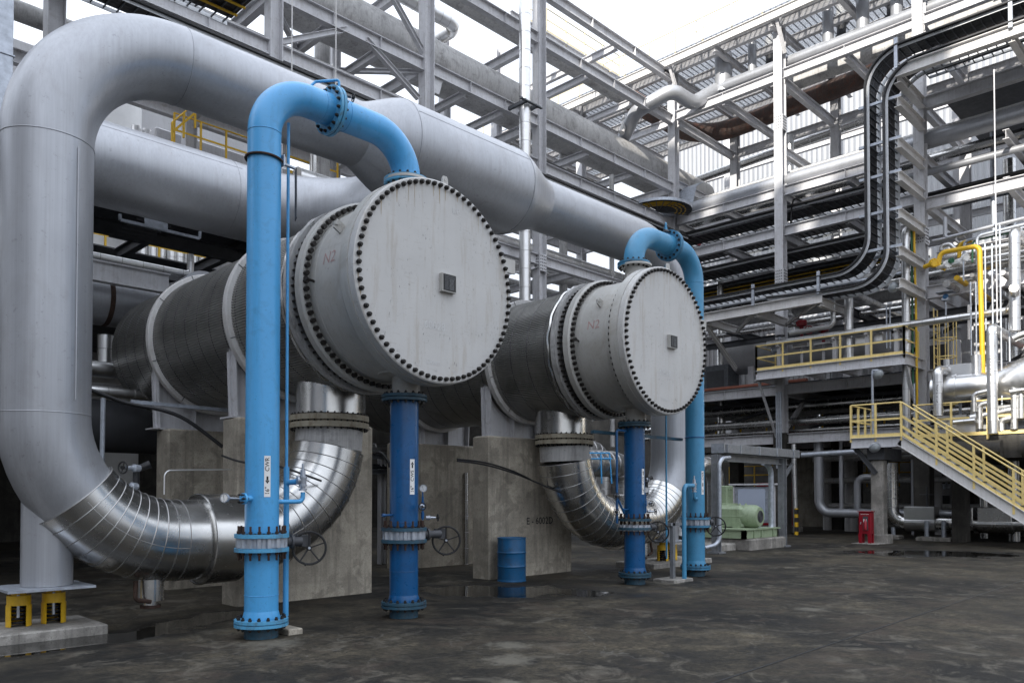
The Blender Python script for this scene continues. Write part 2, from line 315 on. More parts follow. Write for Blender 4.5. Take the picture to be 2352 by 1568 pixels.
def bolts(parent, c, ax, R, n, mesh, ph=0., name='bolt'):
    c = Vector(c) - ORG.get(parent.name, Vector()); d, u, w = frame(ax); q = Vector((0, 0, 1)).rotation_difference(d); out = []
    for i in range(n):
        th = 2 * math.pi * (i + ph) / n; o = bpy.data.objects.new(name, mesh); COL.objects.link(o); o.parent = parent
        o.location = c + u * (R * math.cos(th)) + w * (R * math.sin(th)); o.rotation_mode = 'QUATERNION'; o.rotation_quaternion = q; out.append(o)
    return out
def boltmesh(r, z0, z1, nut, m, stud=.5):
    b = MB()
    b.lathe((0, 0, z0), (0, 0, 1), [(0, r * stud), (z1 - z0, r * stud)], 8)
    for a, z in ((1, z1 - nut * 1.5), (-1, z0 + nut * .5)): b.lathe((0, 0, z), (0, 0, 1), [(0, r), (nut * .85, r), (nut, r * .8)], 6)
    me = bpy.data.meshes.new('bolt'); me.from_pydata(b.v, [], b.f); me.materials.append(mt[m]); return me
def cyl_map(cx, cy, R, z0, ang0):
    """surface map of a vertical cylinder: u runs round the pipe, v up it"""
    return lambda u, v: Vector((cx + R * math.cos(ang0 + u / R), cy + R * math.sin(ang0 + u / R), z0 + v))
NBH, EXPO, CLOUD = 47.0, 0.9, (6.0, 6.4, 7.1)
# ------------------------------------------------------------------ setting
g = MB(); g.add([(-400, -400, 0), (400, -400, 0), (400, 400, 0), (-400, 400, 0)], [(0, 1, 2, 3)])
tag(g.build('ground', 'ground', smooth=False), None, None, kind='structure')
j = MB()
for x0, x1, y0, y1 in ((-20, 33.5, 3.675, 3.705), ):
    j.add([(x0, y0, .004), (x1, y0 + .35, .004), (x1, y1 + .35, .004), (x0, y1, .004)], [(0, 1, 2, 3)])
tag(j.build('ground_joint', 'rubber', smooth=False), None, None, kind='structure')

# ------------------------------------------------------------------ shared bolt meshes
BM_COVER = boltmesh(.032, -.02, .05, .038, 'bolt', .6)
BM_STUD = boltmesh(.024, -.145, .145, .034, 'rust', .62)
_b = MB(); _b.lathe((0, 0, -.205), (0, 0, 1), [(0, .014), (.41, .014)], 8)
for _z in (.112, -.142): _b.lathe((0, 0, _z), (0, 0, 1), [(0, .025), (.03, .025)], 6)
BM_STUD = bpy.data.meshes.new('stud'); BM_STUD.from_pydata(_b.v, [], _b.f); BM_STUD.materials.append(mt['rust'])
BM_SHORT = boltmesh(.024, -.085, .085, .03, 'bolt', .62)
BM_NECK = boltmesh(.02, -.135, .135, .03, 'bolt', .62)
PR = .203                                    # radius of the 16 inch blue pipes
def flange_pair(parent, c, ax, r, R, t, n, m, mesh, name='flange', gap=.012):
    b = MB(); b.lathe(c, ax, [(-t - gap / 2, r * .98), (-t - gap / 2, R), (-gap / 2, R), (-gap / 2, R * .9), (gap / 2, R * .9), (gap / 2, R), (t + gap / 2, R), (t + gap / 2, r * .98)], 48, caps=False)
    f = b.build(name, m, parent); bolts(f, c, ax, (r + R) / 2 + .012, n, mesh, .5); return f
def wheel(b, c, ax, R, r=.012, spokes=5, dish=.03):
    b.ring(c, ax, R, r, 36, 8); d, u, w = frame(ax); c = Vector(c)
    for k in range(spokes):
        th = 2 * math.pi * k / spokes + .3; b.rod(c - d * dish, c + u * (R * math.cos(th)) + w * (R * math.sin(th)), r * .62, 6)
    b.lathe(c - d * (dish + .02), ax, [(0, r * 2.2), (.04, r * 2.2)], 10); return b
def small_valve(parent, c, ax, s=1., m='galv'):
    """a hand valve of a few centimetres: body, bonnet and little wheel"""
    c = Vector(c); d, u, w = frame(ax); b = MB()
    b.lathe(c - d * .03 * s, ax, [(0, .03 * s), (.06 * s, .036 * s), (.07 * s, .02 * s), (.15 * s, .016 * s)], 10)
    v = b.build('hand_valve', m, parent); q = MB(); wheel(q, c + d * .15 * s, ax, .05 * s, .007 * s, 4, .0); q.build('handwheel', 'rubber', v); return v
def gauge(parent, c, face):
    d, u, w = frame(face); c = Vector(c); b = MB(); b.lathe(c, face, [(-.03, .05), (0, .056), (.012, .056), (.012, .049)], 24, caps=False); b.lathe(c, face, [(-.03, 0), (-.03, .05)], 24, caps=False)
    gb = b.build('pressure_gauge', 'galv', parent); q = MB(); q.lathe(c, face, [(.006, .0), (.006, .05)], 24, caps=False); q.build('dial', 'white', gb)
    q = MB(); q.bar(c + d * .008 - w * .03, c + d * .008 + w * .03 + u * .01, .004, .002, d)
    for k in range(9): th = .6 + k * .62; q.bar(c + d * .008 + (u * math.cos(th) + w * math.sin(th)) * .036, c + d * .008 + (u * math.cos(th) + w * math.sin(th)) * .044, .003, .002, d)
    q.build('needle', 'black', gb); return gb
def pipe_tag(parent, x, y, z0, ang, s, arrow_up, H=.50, W=.078):
    fm = cyl_map(x, y, PR + .003, z0, ang); b = MB(); n = 8
    vs = [fm(-W / 2 + W * i / n, v) for v in (0, H) for i in range(n + 1)]; b.add(vs, [(i, i + 1, n + 2 + i, n + 1 + i) for i in range(n)])
    t = b.build('marker_label', 'white', parent, fix=False)
    fm2 = cyl_map(x, y, PR + .0045, z0, ang)
    words = s.split('|'); text_on(words[0], .072, lambda u, v: fm2(-v, .075 + u), 'lettering', 'black', t, bold=True)
    text_on(words[1], .072, lambda u, v: fm2(-v, (.265 if arrow_up else .395) + u), 'lettering', 'black', t, bold=True)
    za = .42 if arrow_up else .205; sg = 1 if arrow_up else -1; a = MB()
    pts = [(-.012, -.045), (.012, -.045), (.012, .005), (.027, .005), (0, .045), (-.027, .005), (-.012, .005)]
    a.add([fm2(p[0], za + sg * p[1]) for p in pts], [(0, 1, 2, 6), (5, 3, 4)]); a.build('arrow', 'black', t, smooth=False, fix=False)
def view_ang(x, y, off): return math.atan2(-y, -x) + rad(off)
VALVES = 'butterfly valves in the blue water pipes'
def lug_valve(x, y, z, label, wax, wpos, bm):
    t = thing('butterfly_valve', label, 'valve', (x, y, z - .065), VALVES)
    b = MB(); vs = []; fs = []; n = 96; prof = []
    for k in range(n):
        th = 2 * math.pi * k / n; f = (k % 6) / 6; prof.append(((.305 if .17 < f < .8 else .275) * math.cos(th), (.305 if .17 < f < .8 else .275) * math.sin(th)))
    b.add([(x + p[0], y + p[1], zz) for zz in (z - .058, z + .058) for p in prof], [(i, (i + 1) % n, n + (i + 1) % n, n + i) for i in range(n)] + [tuple(range(n - 1, -1, -1)), tuple(range(n, 2 * n))])
    b.build('valve_body', 'galv', t)
    wp = Vector(wpos); d = Vector((wp.x - x, wp.y - y, 0)).normalized(); base = Vector((x, y, z)) + d * .29; gx = Vector((wp.x, wp.y, z)) - d * .22
    b = MB(); b.lathe(base, d, [(0, .06), (.07, .06), (.07, .09), (.10, .09), (.10, .055), ((gx - base).length + .12, .055)], 20); b.box(wp.x - .09, wp.y + .06, z - .07, wp.x + .05, wp.y + .18, z + .07)
    gear = b.build('gear_box', 'dark_steel', t)
    b = MB(); wa = Vector(wax).normalized(); b.rod(wp - wa * .14, wp + wa * .01, .016); b.build('stem', 'galv', gear)
    b = MB(); wheel(b, wp, wax, .205, .0155, 5, .04); d0, u0, w0 = frame(wax); b.rod(wp + w0 * -.20 + u0 * .05, wp + w0 * -.21 + u0 * .06 + wa * .08, .014); b.build('handwheel', 'rubber', t)
    return t
def riser_base(t, x, y, zt, m, soot='blue_soot', rb=PR):
    b = MB(); b.lathe((x, y, 0), (0, 0, 1), [(0, rb), (.13, rb)], 40); b.build('stub', soot, t)
    flange_pair(t, (x, y, .185), (0, 0, 1), rb, .322, .038, 16, m, BM_SHORT)
def blue_pipe(label, x, y, m, group='blue cooling water pipes'): return thing('water_pipe', label, 'pipe', (x, y, 0), group)

# ---- nearer light blue return pipe, arching over to the nearer exchanger
def arch(label, x, y, xn, zn, zt, m, zvalve):
    t = blue_pipe(label, x, y, m); sg = 1 if xn > x else -1; r = .62; xf = x + sg * .96
    b = MB(); b.lathe((x, y, .2), (0, 0, 1), [(0, PR + .022), (.05, PR + .02), (.13, PR)], 40, caps=False); b.tube([(x, y, .3), (x, y, zvalve - .12)], PR, 40); b.ring((x, y, .52), (0, 0, 1), PR + .001, .004, 40, 6); b.ring((x, y, .31), (0, 0, 1), PR + .001, .004, 40, 6)
    b.build('lower_spool', m, t)
    b = MB(); b.tube(bend([(x, y, zvalve + .12), (x, y, zt), (xf - sg * .03, y, zt)], r, 20), PR, 40); b.ring((x, y, zt - r), (0, 0, 1), PR + .001, .005, 40, 6); b.ring((xf - sg * .17, y, zt), (1, 0, 0), PR + .001, .005, 40, 6)
    b.build('riser', m, t)
    b = MB(); b.tube(bend([(xf + sg * .03, y, zt), (xn, y, zt), (xn, y, zn + .03)], .85, 20), PR, 40); b.ring((xf + sg * .2, y, zt), (1, 0, 0), PR + .001, .004, 40, 6); b.build('arch_spool', m, t)
    flange_pair(t, (xf, y, zt), (1, 0, 0), PR, .322, .04, 16, m + '_fl', BM_SHORT)
    flange_pair(t, (xn, y, zn), (0, 0, 1), PR, .322, .036, 16, m + '_fl', BM_SHORT)
    for s in (1, -1):
        f = MB(); f.lathe((x, y, zvalve + s * .086), (0, 0, s), [(-.024, PR), (-.024, .325), (.022, .325), (.022, PR)], 48, caps=False); fo = f.build('flange', m + '_fl', t)
        if s == 1: bolts(fo, (x, y, zvalve), (0, 0, 1), .275, 16, BM_STUD, .5, 'stud')
    riser_base(t, x, y, zt, m + '_fl'); return t, xf
A, axf = arch('light blue water pipe tagged CWR arching over to the nearer exchanger', 4.83, 9.07, 7.05, 6.24, 6.86, 'blue', 1.16)
# vent line along the top of the arch flange, with its hand valve
def vent(t, xf, y, z, sg, m):
    b = MB(); b.tube(bend([(xf + sg * .12, y, z + .18), (xf + sg * .12, y, z + .46), (xf - sg * .12, y + .2, z + .42), (xf - sg * .3, y + .24, z + .2)], .03, 4), .018, 10)
    b.lathe((xf + sg * .12, y, z + .26), (0, 0, 1), [(0, .03), (.1, .03)], 10); v = b.build('vent_line', m, t); small_valve(v, (xf + sg * .16, y - .01, z + .27), (1, -.25, 0), 1.05, 'dark_steel'); return v
vent(A, axf, 9.07, 6.86, 1, 'blue')
b = MB(); b.tube([(5.235, 9.2, 6.55), (5.235, 9.2, 2.1)], .02, 10); b.build('drain_line', 'blue', A)
b = MB(); b.tube([(5.235, 9.2, 2.1), (5.235, 9.2, .2)], .036, 14); b.tube(bend([(5.235, 9.2, 1.5), (5.235, 9.2, 1.9), (5.33, 8.98, 1.92)], .05, 6), .034, 14); b.build('relief_outlet', 'blue', A)
b = MB(); b.tube(bend([(4.98, 9.0, 1.66), (5.33, 8.96, 1.66), (5.33, 8.96, 1.78)], .06, 6), .028, 14); b.build('relief_inlet', 'blue', A)
def relief_valve(t, x, y, z):
    b = MB(); b.lathe((x, y, z), (0, 0, 1), [(0, .05), (.025, .05), (.025, .03), (.05, .03), (.05, .05), (.075, .05), (.08, .042), (.15, .046), (.155, .055), (.18, .055), (.185, .034), (.26, .03), (.27, .016), (.34, .014)], 20)
    b.lathe((x, y, z + .13), (-1, .3, 0), [(0, .035), (.05, .035), (.05, .055), (.075, .055)], 16); b.build('relief_valve', 'galv', t)
relief_valve(A, 5.33, 8.96, 1.80)
b = MB(); b.lathe((4.66, 9.0, 1.70), (-1, -.15, 0), [(0, .035), (.10, .035), (.10, .068), (.13, .068), (.13, .02), (.17, .02)], 16); st = b.build('gauge_branch', 'blue', A); bolts(st, (4.53, 8.98, 1.70), (-1, -.15, 0), .052, 6, boltmesh(.014, -.05, .05, .02, 'bolt', .6))
b = MB(); b.rod((4.5, 8.98, 1.7), (4.32, 8.95, 1.71), .012); b.build('gauge_stem', 'galv', A); gauge(A, (4.28, 8.93, 1.71), (-.9, -.5, .05))
pipe_tag(A, 4.83, 9.07, 1.72, view_ang(4.83, 9.07, 17), '16"|CWR', False)
b = MB(); b.tube([(4.83 + .222 * math.cos(a), 9.07 + .222 * math.sin(a), 5.90 - .012 * math.cos(a)) for a in [rad(-150 + 300 * i / 30) + math.pi * .94 for i in range(31)]], .016, 8); b.build('clamp', 'rust', A)
b = MB(); b.prism([(-.065, -.32), (.065, -.32), (.065, .32), (-.065, .32)], (5.205, 8.97, 5.55), (5.217, 8.965, 5.55), (.14, 0, .99)); b.build('bracket_plate', 'dark_steel', A)
b = MB(); b.box(5.02, 8.93, 5.86, 5.034, 9.07, 6.0); b.bar((4.98, 9.0, 5.91), (5.2, 8.98, 5.885), .05, .02); b.build('clamp_lug', 'galv', A)
lug_valve(4.83, 9.07, 1.16, 'butterfly valve with black handwheel in the light blue pipe nearest the camera', (-.42, -.9, .05), (5.41, 8.93, 1.07), BM_STUD)

# ---- dark blue supply pipes under the exchangers
def supply(label, x, y, m, tagoff, zt):
    t = blue_pipe(label, x, y, m)
    b = MB(); b.lathe((x, y, .2), (0, 0, 1), [(0, PR + .02), (.05, PR + .02), (.12, PR)], 40, caps=False); b.tube([(x, y, .3), (x, y, 1.05)], PR, 40); b.ring((x, y, .66), (0, 0, 1), PR + .001, .004, 40, 6); b.build('lower_spool', m, t)
    b = MB(); b.tube([(x, y, 1.29), (x, y, zt - .05)], PR, 40); b.ring((x, y, 1.35), (0, 0, 1), PR + .001, .004, 40, 6); b.build('riser', m, t)
    flange_pair(t, (x, y, zt), (0, 0, 1), PR, .325, .04, 16, 'blue_soot', BM_SHORT)
    for s in (1, -1):
        f = MB(); f.lathe((x, y, 1.17 + s * .086), (0, 0, s), [(-.024, PR), (-.024, .325), (.022, .325), (.022, PR)], 48, caps=False); fo = f.build('flange', 'blue_soot', t)
        if s == 1: bolts(fo, (x, y, 1.17), (0, 0, 1), .275, 16, BM_STUD, .5, 'stud')
    riser_base(t, x, y, zt, 'blue_soot'); pipe_tag(t, x, y, 1.75, view_ang(x, y, tagoff), '16"|CWS', True)
    xb, yb = x + .30, y - .05
    b = MB(); b.tube([(x + .17, y - .1, 1.58), (xb, yb, 1.58)], .016, 8); b.tube([(xb, yb, 1.38), (xb, yb, 1.72)], .016, 8); b.lathe((xb, yb, 1.52), (0, 0, 1), [(0, .026), (.12, .026)], 10); b.lathe((xb, yb, 1.40), (0, 0, 1), [(0, .024), (.09, .024)], 10); b.rod((xb, yb, 1.72), (xb, yb, 1.79), .01); v = b.build('gauge_line', m, t)
    small_valve(v, (x + .10, y - .28, 1.58), (-.6, -.8, 0), 1.); small_valve(v, (xb + .08, yb - .02, 1.41), (.9, -.45, 0), 1.); gauge(t, (xb + .005, yb - .01, 1.84), (-.75, -.65, 0))
    b = MB(); b.tube([(x - .19, y, 1.46), (x - .33, y, 1.46)], .015, 8); b.lathe((x - .34, y, 1.46), (-1, 0, 0), [(0, .025), (.04, .025)], 8); b.build('drain_plug', m, t); return t
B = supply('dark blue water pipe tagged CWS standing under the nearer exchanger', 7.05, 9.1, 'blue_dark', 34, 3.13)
lug_valve(7.05, 9.1, 1.17, 'butterfly valve with black handwheel in the dark blue pipe under the nearer exchanger', (-.5, -.85, 0), (7.72, 8.95, 1.07), BM_STUD)
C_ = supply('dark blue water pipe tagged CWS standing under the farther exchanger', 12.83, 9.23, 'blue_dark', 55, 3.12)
lug_valve(12.83, 9.23, 1.1, 'butterfly valve with black handwheel in the dark blue pipe under the farther exchanger', (-.8, -.6, 0), (13.42, 9.08, 1.0), BM_STUD)
b = MB(); b.tube(bend([(12.5, 9.2, 2.98), (12.22, 9.2, 2.98), (12.22, 9.2, 1.2)], .05, 5), .024, 10); b.tube([(12.22, 9.2, 1.7), (12.45, 9.2, 1.38)], .02, 8); v = b.build('drain_line', 'blue_dark', C_)
for zz in (1.72, 1.42): small_valve(v, (12.15, 9.16, zz), (-.8, -.6, 0), 1.1, 'dark_steel')
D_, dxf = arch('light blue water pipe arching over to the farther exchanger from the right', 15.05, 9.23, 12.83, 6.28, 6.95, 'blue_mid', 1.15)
vent(D_, dxf, 9.23, 6.95, -1, 'blue_mid'); b = MB(); b.tube([(14.2, 9.4, 6.6), (14.2, 9.4, .4)], .02, 10); b.build('drain_line', 'blue_mid', D_)
b = MB(); b.tube(bend([(13.85, 8.75, .02), (13.85, 8.75, 1.93), (14.35, 8.85, 1.93)], .14, 8), .045, 14); b.build('relief_outlet', 'blue_mid', D_)
b = MB(); b.tube(bend([(14.9, 9.1, 1.66), (14.48, 8.9, 1.66), (14.48, 8.9, 1.78)], .06, 6), .034, 12); b.build('relief_inlet', 'blue_mid', D_); relief_valve(D_, 14.48, 8.9, 1.8)
b = MB(); b.ring((15.05, 9.23, 2.98), (0, 0, 1), PR + .006, .012, 40, 6); b.build('clamp', 'blue_dark', D_); b = MB(); b.box(11.9, 9.5, 2.92, 15.0, 9.58, 2.98); b.build('guide_bar', 'blue_soot', D_)
pipe_tag(D_, 15.05, 9.23, 1.75, view_ang(15.05, 9.23, 52), '16"|CWR', False)
lug_valve(15.05, 9.23, 1.15, 'butterfly valve with black handwheel in the farthest light blue pipe', (-.85, -.5, 0), (15.60, 9.05, 1.05), BM_STUD)

# ------------------------------------------------------------------ heat exchangers
def exchanger(x, y0, label):
    z = 4.67; t = thing('heat_exchanger', label, 'heat exchanger', (x, y0, 2.97), 'twin grey heat exchangers'); o = lambda yy: (x, y0 + yy, z); Y = (0, 1, 0)
    b = MB(); b.lathe(o(0), Y, [(0, 0), (0, 1.385), (.012, 1.40), (.13, 1.40), (.13, 1.3)], 128, caps=False); cov = b.build('cover', 'cover', t); bolts(cov, o(-.012), (0, -1, 0), 1.335, 76, BM_COVER)
    for i, (s, u, w, sz) in enumerate((('60028', -.08, -.62, .15), ('UP', .30, 1.05, .12), ('Down', -.1, -1.12, .10))):
        text_on(s, sz, lambda a, c: Vector((x + u + a, y0 - .003, z + w + c)), 'chalk_mark', 'chalk', cov)
    q = MB(); rr_ = random.Random(int(x))
    for k in range(76):
        if rr_.random() < .42:
            th = 2 * math.pi * k / 76; bx, bz = x + 1.335 * math.cos(th), z + 1.335 * math.sin(th) - .03; L = .06 + .26 * rr_.random() ** 2; wd = .004 + .008 * rr_.random()
            if math.hypot(bx - x, bz - L - z) < 1.37: q.add([(bx - wd, y0 - .0015, bz), (bx + wd, y0 - .0015, bz), (bx + wd * .3, y0 - .0015, bz - L), (bx - wd * .3, y0 - .0015, bz - L)], [(0, 1, 2, 3)])
    q.build('rust_run', 'rust_stain', cov, smooth=False, fix=False)['kind'] = 'stuff'
    for k in range(24):
        a = -2.7 + k * .09; text_on(str(k + 27), .05, lambda p, q: Vector((x + 1.24 * math.cos(a) + p, y0 - .003, z + 1.24 * math.sin(a) + q)), 'chalk_mark', 'chalk', cov) if k % 3 == 0 else None
    b = MB(); b.box(x + .0, y0 - .07, z - .13, x + .25, y0, z + .12); pl = b.build('nameplate_box', 'channel', t); b = MB(); b.box(x + .015, y0 - .076, z - .115, x + .238, y0 - .071, z + .108); np_ = b.build('nameplate', 'black', pl)
    b = MB()
    for k in range(12):
        zz = z + .085 - k * .0165; b.box(x + .035, y0 - .079, zz, x + (.22 if k < 3 else .10), y0 - .077, zz + .003)
        if k >= 3: b.box(x + .12, y0 - .079, zz, x + .20, y0 - .077, zz + .005)
    b.build('nameplate_text', 'galv_mid', np_)
    b = MB(); b.lathe(o(.135), Y, [(0, 1.3), (0, 1.41), (.17, 1.41), (.19, 1.37), (.19, 1.25)], 128, caps=False); fl = b.build('channel_flange', 'channel', t)
    def ringbolts(par, yy, R, n, r, l, name='bolt_row'):
        q = MB()
        for k in range(n):
            th = 2 * math.pi * k / n; q.lathe((x + R * math.cos(th), y0 + yy, z + R * math.sin(th)), Y, [(0, r), (l, r)], 6)
        ob = q.build(name, 'bolt', par, smooth=False, fix=False); ob['kind'] = 'stuff'
    ringbolts(fl, .32, 1.335, 76, .03, .05)
    b = MB(); b.lathe(o(.3), Y, [(0, 1.26), (1.0, 1.26)], 128, caps=False); b.ring(o(.52), Y, 1.258, .006, 96, 6); b.ring(o(1.12), Y, 1.258, .006, 96, 6)
    b.add([(x - 1.262 * math.cos(p), y0 + yy, z + 1.262 * math.sin(p)) for yy in (.5, 1.1) for p in (.33, .336)], [(0, 1, 3, 2)]); ch = b.build('channel', 'channel', t)
    cm = lambda u, v, ph=.19: Vector((x - 1.264 * math.cos(ph + v / 1.264), y0 + .80 - u, z + 1.264 * math.sin(ph + v / 1.264)))
    text_on('N2', .24, cm, 'stencil_mark', 'red_print', ch)
    b = MB(); b.lathe(o(1.28), Y, [(0, 1.2), (0, 1.36), (.03, 1.39), (.15, 1.39), (.15, 1.2)], 128, caps=False); rf = b.build('tubesheet_flange', 'channel', t); ringbolts(rf, 1.215, 1.32, 76, .036, .065)
    b = MB(); b.lathe(o(1.43), Y, [(0, 1.22), (.10, 1.22), (.10, 1.30), (.15, 1.30), (.15, 1.22), (.2, 1.22)], 96, caps=False); gp = b.build('tubesheet', 'dark_steel', t); ringbolts(gp, 1.43, 1.32, 76, .02, .2)
    b = MB(); b.lathe(o(1.62), Y, [(0, 1.2), (0, 1.40), (.12, 1.40), (.15, 1.33), (.15, 1.2)], 128, caps=False); b.build('shell_flange', 'dull_pipe', t)
    b = MB(); b.tube([(x + 1.36 * math.cos(a), y0 + 1.83 + .015 * math.sin(a * 17), z + (1.36 + .02 * math.sin(a * 23)) * math.sin(a)) for a in [2 * math.pi * k / 120 for k in range(120)]], .035, 6, closed=True); b.build('insulation_lip', 'clad', t)
    nr = 190; prof = []
    for k in range(nr):
        for f, r in ((0, 1.262), (.35, 1.262), (.5, 1.290), (.85, 1.290)): th = 2 * math.pi * (k + f) / nr; prof.append((r * math.cos(th), r * math.sin(th)))
    n = len(prof); b = MB(); ys = (1.8, 4.2, 6.5, 8.75); b.add([(x + p[0], y0 + yy, z + p[1]) for yy in ys for p in prof], [(r * n + i, r * n + (i + 1) % n, (r + 1) * n + (i + 1) % n, (r + 1) * n + i) for r in range(3) for i in range(n)])
    b.lathe(o(8.75), Y, [(0, 1.28), (.03, 1.27), (.06, 0)], 96, caps=False); n0 = len(b.f)
    for k in range(15): b.ring(o(2.02 + k * .46), Y, 1.284, .008, 96, 5)
    b.build('shell', 'rib', t, smooth=False, m2='dark_steel', n0=n0)
    for yy in (3.52, 6.62):
        b = MB(); b.lathe(o(yy), Y, [(0, 1.2), (0, 1.365), (.012, 1.375), (.118, 1.375), (.13, 1.365), (.13, 1.2)], 96, caps=False); rg = b.build('ring_collar', 'steel_light', t)
        b = MB()
        for a in (3.49, 3.14 - .55, 3.14 + 1.0, 2.0, 1.1): b.bar(Vector(o(yy - .004)) + Vector((1.26 * math.cos(a), 0, 1.26 * math.sin(a))), Vector(o(yy - .004)) + Vector((1.377 * math.cos(a), 0, 1.377 * math.sin(a))), .012, .006, (0, 1, 0))
        b.build('collar_joint', 'dark_steel', rg)
        b = MB(); yc = yy + .32; arc = [(1.30 * math.cos(a), 1.30 * math.sin(a)) for a in [math.pi + rad(24) + rad(132) * k / 16 for k in range(17)]]
        top = [(max(-1.16, min(1.16, p[0])), p[1]) for p in arc]; bot = [(p[0] * .95, -1.68) for p in top]; m_ = len(top)
        vs = [(x + p[0], y0 + y_, z + p[1]) for y_ in (yc - .012, yc + .012) for p in top + bot]
        fs = [(i, i + 1, m_ + i + 1, m_ + i) for i in range(m_ - 1)] + [(2 * m_ + i, 2 * m_ + i + 1, 3 * m_ + i + 1, 3 * m_ + i) for i in range(m_ - 1)]; b.add(vs, fs)
        for sx, zt in ((-1.12, -.55), (1.12, -.55), (-.4, -1.2), (.4, -1.2)): b.prism([(-.15, -.012), (.15, -.012), (.15, .012), (-.15, .012)], (x + sx * .96, y0 + yc, z - 1.68), (x + sx, y0 + yc, z + zt), (1, 0, 0))
        b.box(x - 1.2, y0 + yc - .22, z - 1.70, x + 1.2, y0 + yc + .22, z - 1.672); b.build('saddle', 'steel', t)
    b = MB(); b.lathe((x, y0 + .73, z - 1.2), (0, 0, -1), [(0, .2), (.3, .2)], 40, caps=False); b.lathe((x, y0 + .73, z - 1.18), (0, 0, -1), [(0, .42), (.035, .40), (.05, .2)], 40, caps=False)
    b.build('nozzle', 'channel', t); b = MB(); b.lathe((x, y0 + .73, z + 1.2), (0, 0, 1), [(0, .205), (.36, .205), (.36, .322), (.395, .322), (.395, .2)], 40, caps=False); b.build('nozzle', 'channel', t)
    b = MB(); b.lathe((x, y0 + 2.68, z - 1.15), (0, 0, -1), [(0, .55), (.5, .55)], 64, caps=False); b.build('shell_nozzle', 'clad', t)
    for (lx, ly, lz, ax) in ((.18, .1, 1.40, 0), (-.2, .75, 1.24, 0)):
        b = MB(); c0 = Vector((x + lx, y0 + ly, z + lz)); b.prism([(-.05, 0), (.05, 0), (.05, .1), (.03, .14), (-.03, .14), (-.05, .1)], c0 - Vector((0, .015, 0)), c0 + Vector((0, .015, 0))); b.lathe(c0 + Vector((0, -.02, .09)), Y, [(0, .022), (.04, .022)], 12); b.build('lifting_lug', 'channel', t)
    b = MB(); ph = rad(30); c0 = Vector((x - 1.26 * math.cos(ph), y0 + .72, z + 1.26 * math.sin(ph))); dr = Vector((-math.cos(ph), 0, math.sin(ph))); b.bar(c0, c0 + dr * .13, .14, .03, (0, 1, 0)); b.lathe(c0 + dr * .12 + Vector((0, 0, -.02)), (0, 0, 1), [(0, .035), (.04, .035)], 12); b.build('lifting_eye', 'channel', t)
    b = MB(); b.lathe(Vector((x - 1.262, y0 + 1.14, z - .02)), (-1, -.4, 0), [(0, .02), (.16, .02), (.16, .035), (.19, .035)], 8); b.build('vent_plug', 'bolt', t)
    b = MB(); b.box(x + 1.28, y0 + .12, z + .45, x + 1.62, y0 + .15, z + .66); b.build('davit_lug', 'channel', t)
    return t
E1 = exchanger(7.05, 8.33, 'big round grey exchanger end with bolted cover, nearer of the two')
E2 = copy_tree(E1); E2.location = E1.location + Vector((5.78, .13, 0)); E2['label'] = 'big round grey exchanger end with bolted cover, farther and smaller in view'

# ------------------------------------------------------------------ concrete piers under the exchangers
def pier(x0, y0, x1, y1, h, label, m='concrete'):
    b = MB(); b.cbox(x0, y0, 0, x1, y1, h, .03); o = b.build('concrete_pier', m, smooth=False); tag(o, label, 'pier', 'concrete piers under the exchangers'); return rehome(o, ((x0 + x1) / 2, (y0 + y1) / 2, 0))
pier(5.85, 11.76, 8.41, 12.3, 2.965, 'stained concrete pier under the nearer exchanger, behind the blue pipes')
p2 = pier(11.32, 11.78, 13.95, 12.3, 2.965, 'concrete pier marked E - 6002D beside the blue drum')
text_on('E - 6002D', .21, lambda u, v: Vector((12.86 - 12.635 + u, 11.777 - 12.04, 1.17 + v)), 'stencil_mark', 'black', p2, bold=True)
pier(5.98, 14.75, 8.45, 15.3, 2.965, 'concrete pier under the far end of the nearer exchanger')
pier(11.4, 14.85, 14.1, 15.4, 2.965, 'concrete pier under the far end of the farther exchanger')
def drum():
    x, y = 11.52, 11.33; t = thing('oil_drum', 'dented blue steel drum standing against the marked concrete pier', 'drum', (x, y, 0)); R = .287; z = lambda a: a
    b = MB(); pr = [(0, .262), (.0, R + .006), (.022, R + .007), (.03, R)]
    for c0 in (.30, .58): pr += [(c0 - .03, R), (c0 - .015, R + .004), (c0, R + .014), (c0 + .015, R + .004), (c0 + .03, R)]
    pr += [(.83, R), (.845, R - .003), (.85, R + .007), (.878, R + .007), (.88, R - .004), (.862, R - .012), (.86, 0)]
    b.lathe((x, y, 0), (0, 0, 1), pr, 56, caps=False); b.build('drum_body', 'drum_blue', t)
    b = MB(); b.lathe((x + .05, y - .2, .862), (0, 0, 1), [(0, .03), (.012, .03), (.012, 0)], 16, caps=False); b.build('bung', 'galv', t)
drum()

# ------------------------------------------------------------------ header and clad elbows
HX0, HX1, HY_, HZ = 2.95, 16.95, 11.05, 7.74
h_ = thing('header_pipe', 'huge grey header pipe arching over both exchangers, wide in its middle', 'pipe', (HX0, HY_, 0))
R1, R2 = .52, .83; zb = 1.12; rb = 1.62
def elbow_pts(c, r, a0, a1, n): return [Vector((c[0] + r * math.cos(a0 + (a1 - a0) * k / n), HY_, c[1] + r * math.sin(a0 + (a1 - a0) * k / n))) for k in range(n + 1)]
b = MB(); pts = elbow_pts((HX0 + rb, zb + rb), rb, math.pi + .72, math.pi, 8) + elbow_pts((HX0 + rb, HZ - rb), rb, math.pi, math.pi / 2, 22) + [Vector((7.5, HY_, HZ))]
b.tube(pts, R1, 72)
for c, ax in (((HX0, HY_, HZ - rb), (0, 0, 1)), ((HX0, HY_, zb + rb), (0, 0, 1)), ((HX0 + rb, HY_, HZ), (1, 0, 0))): b.ring(c, ax, R1 + .001, .006, 72, 6)
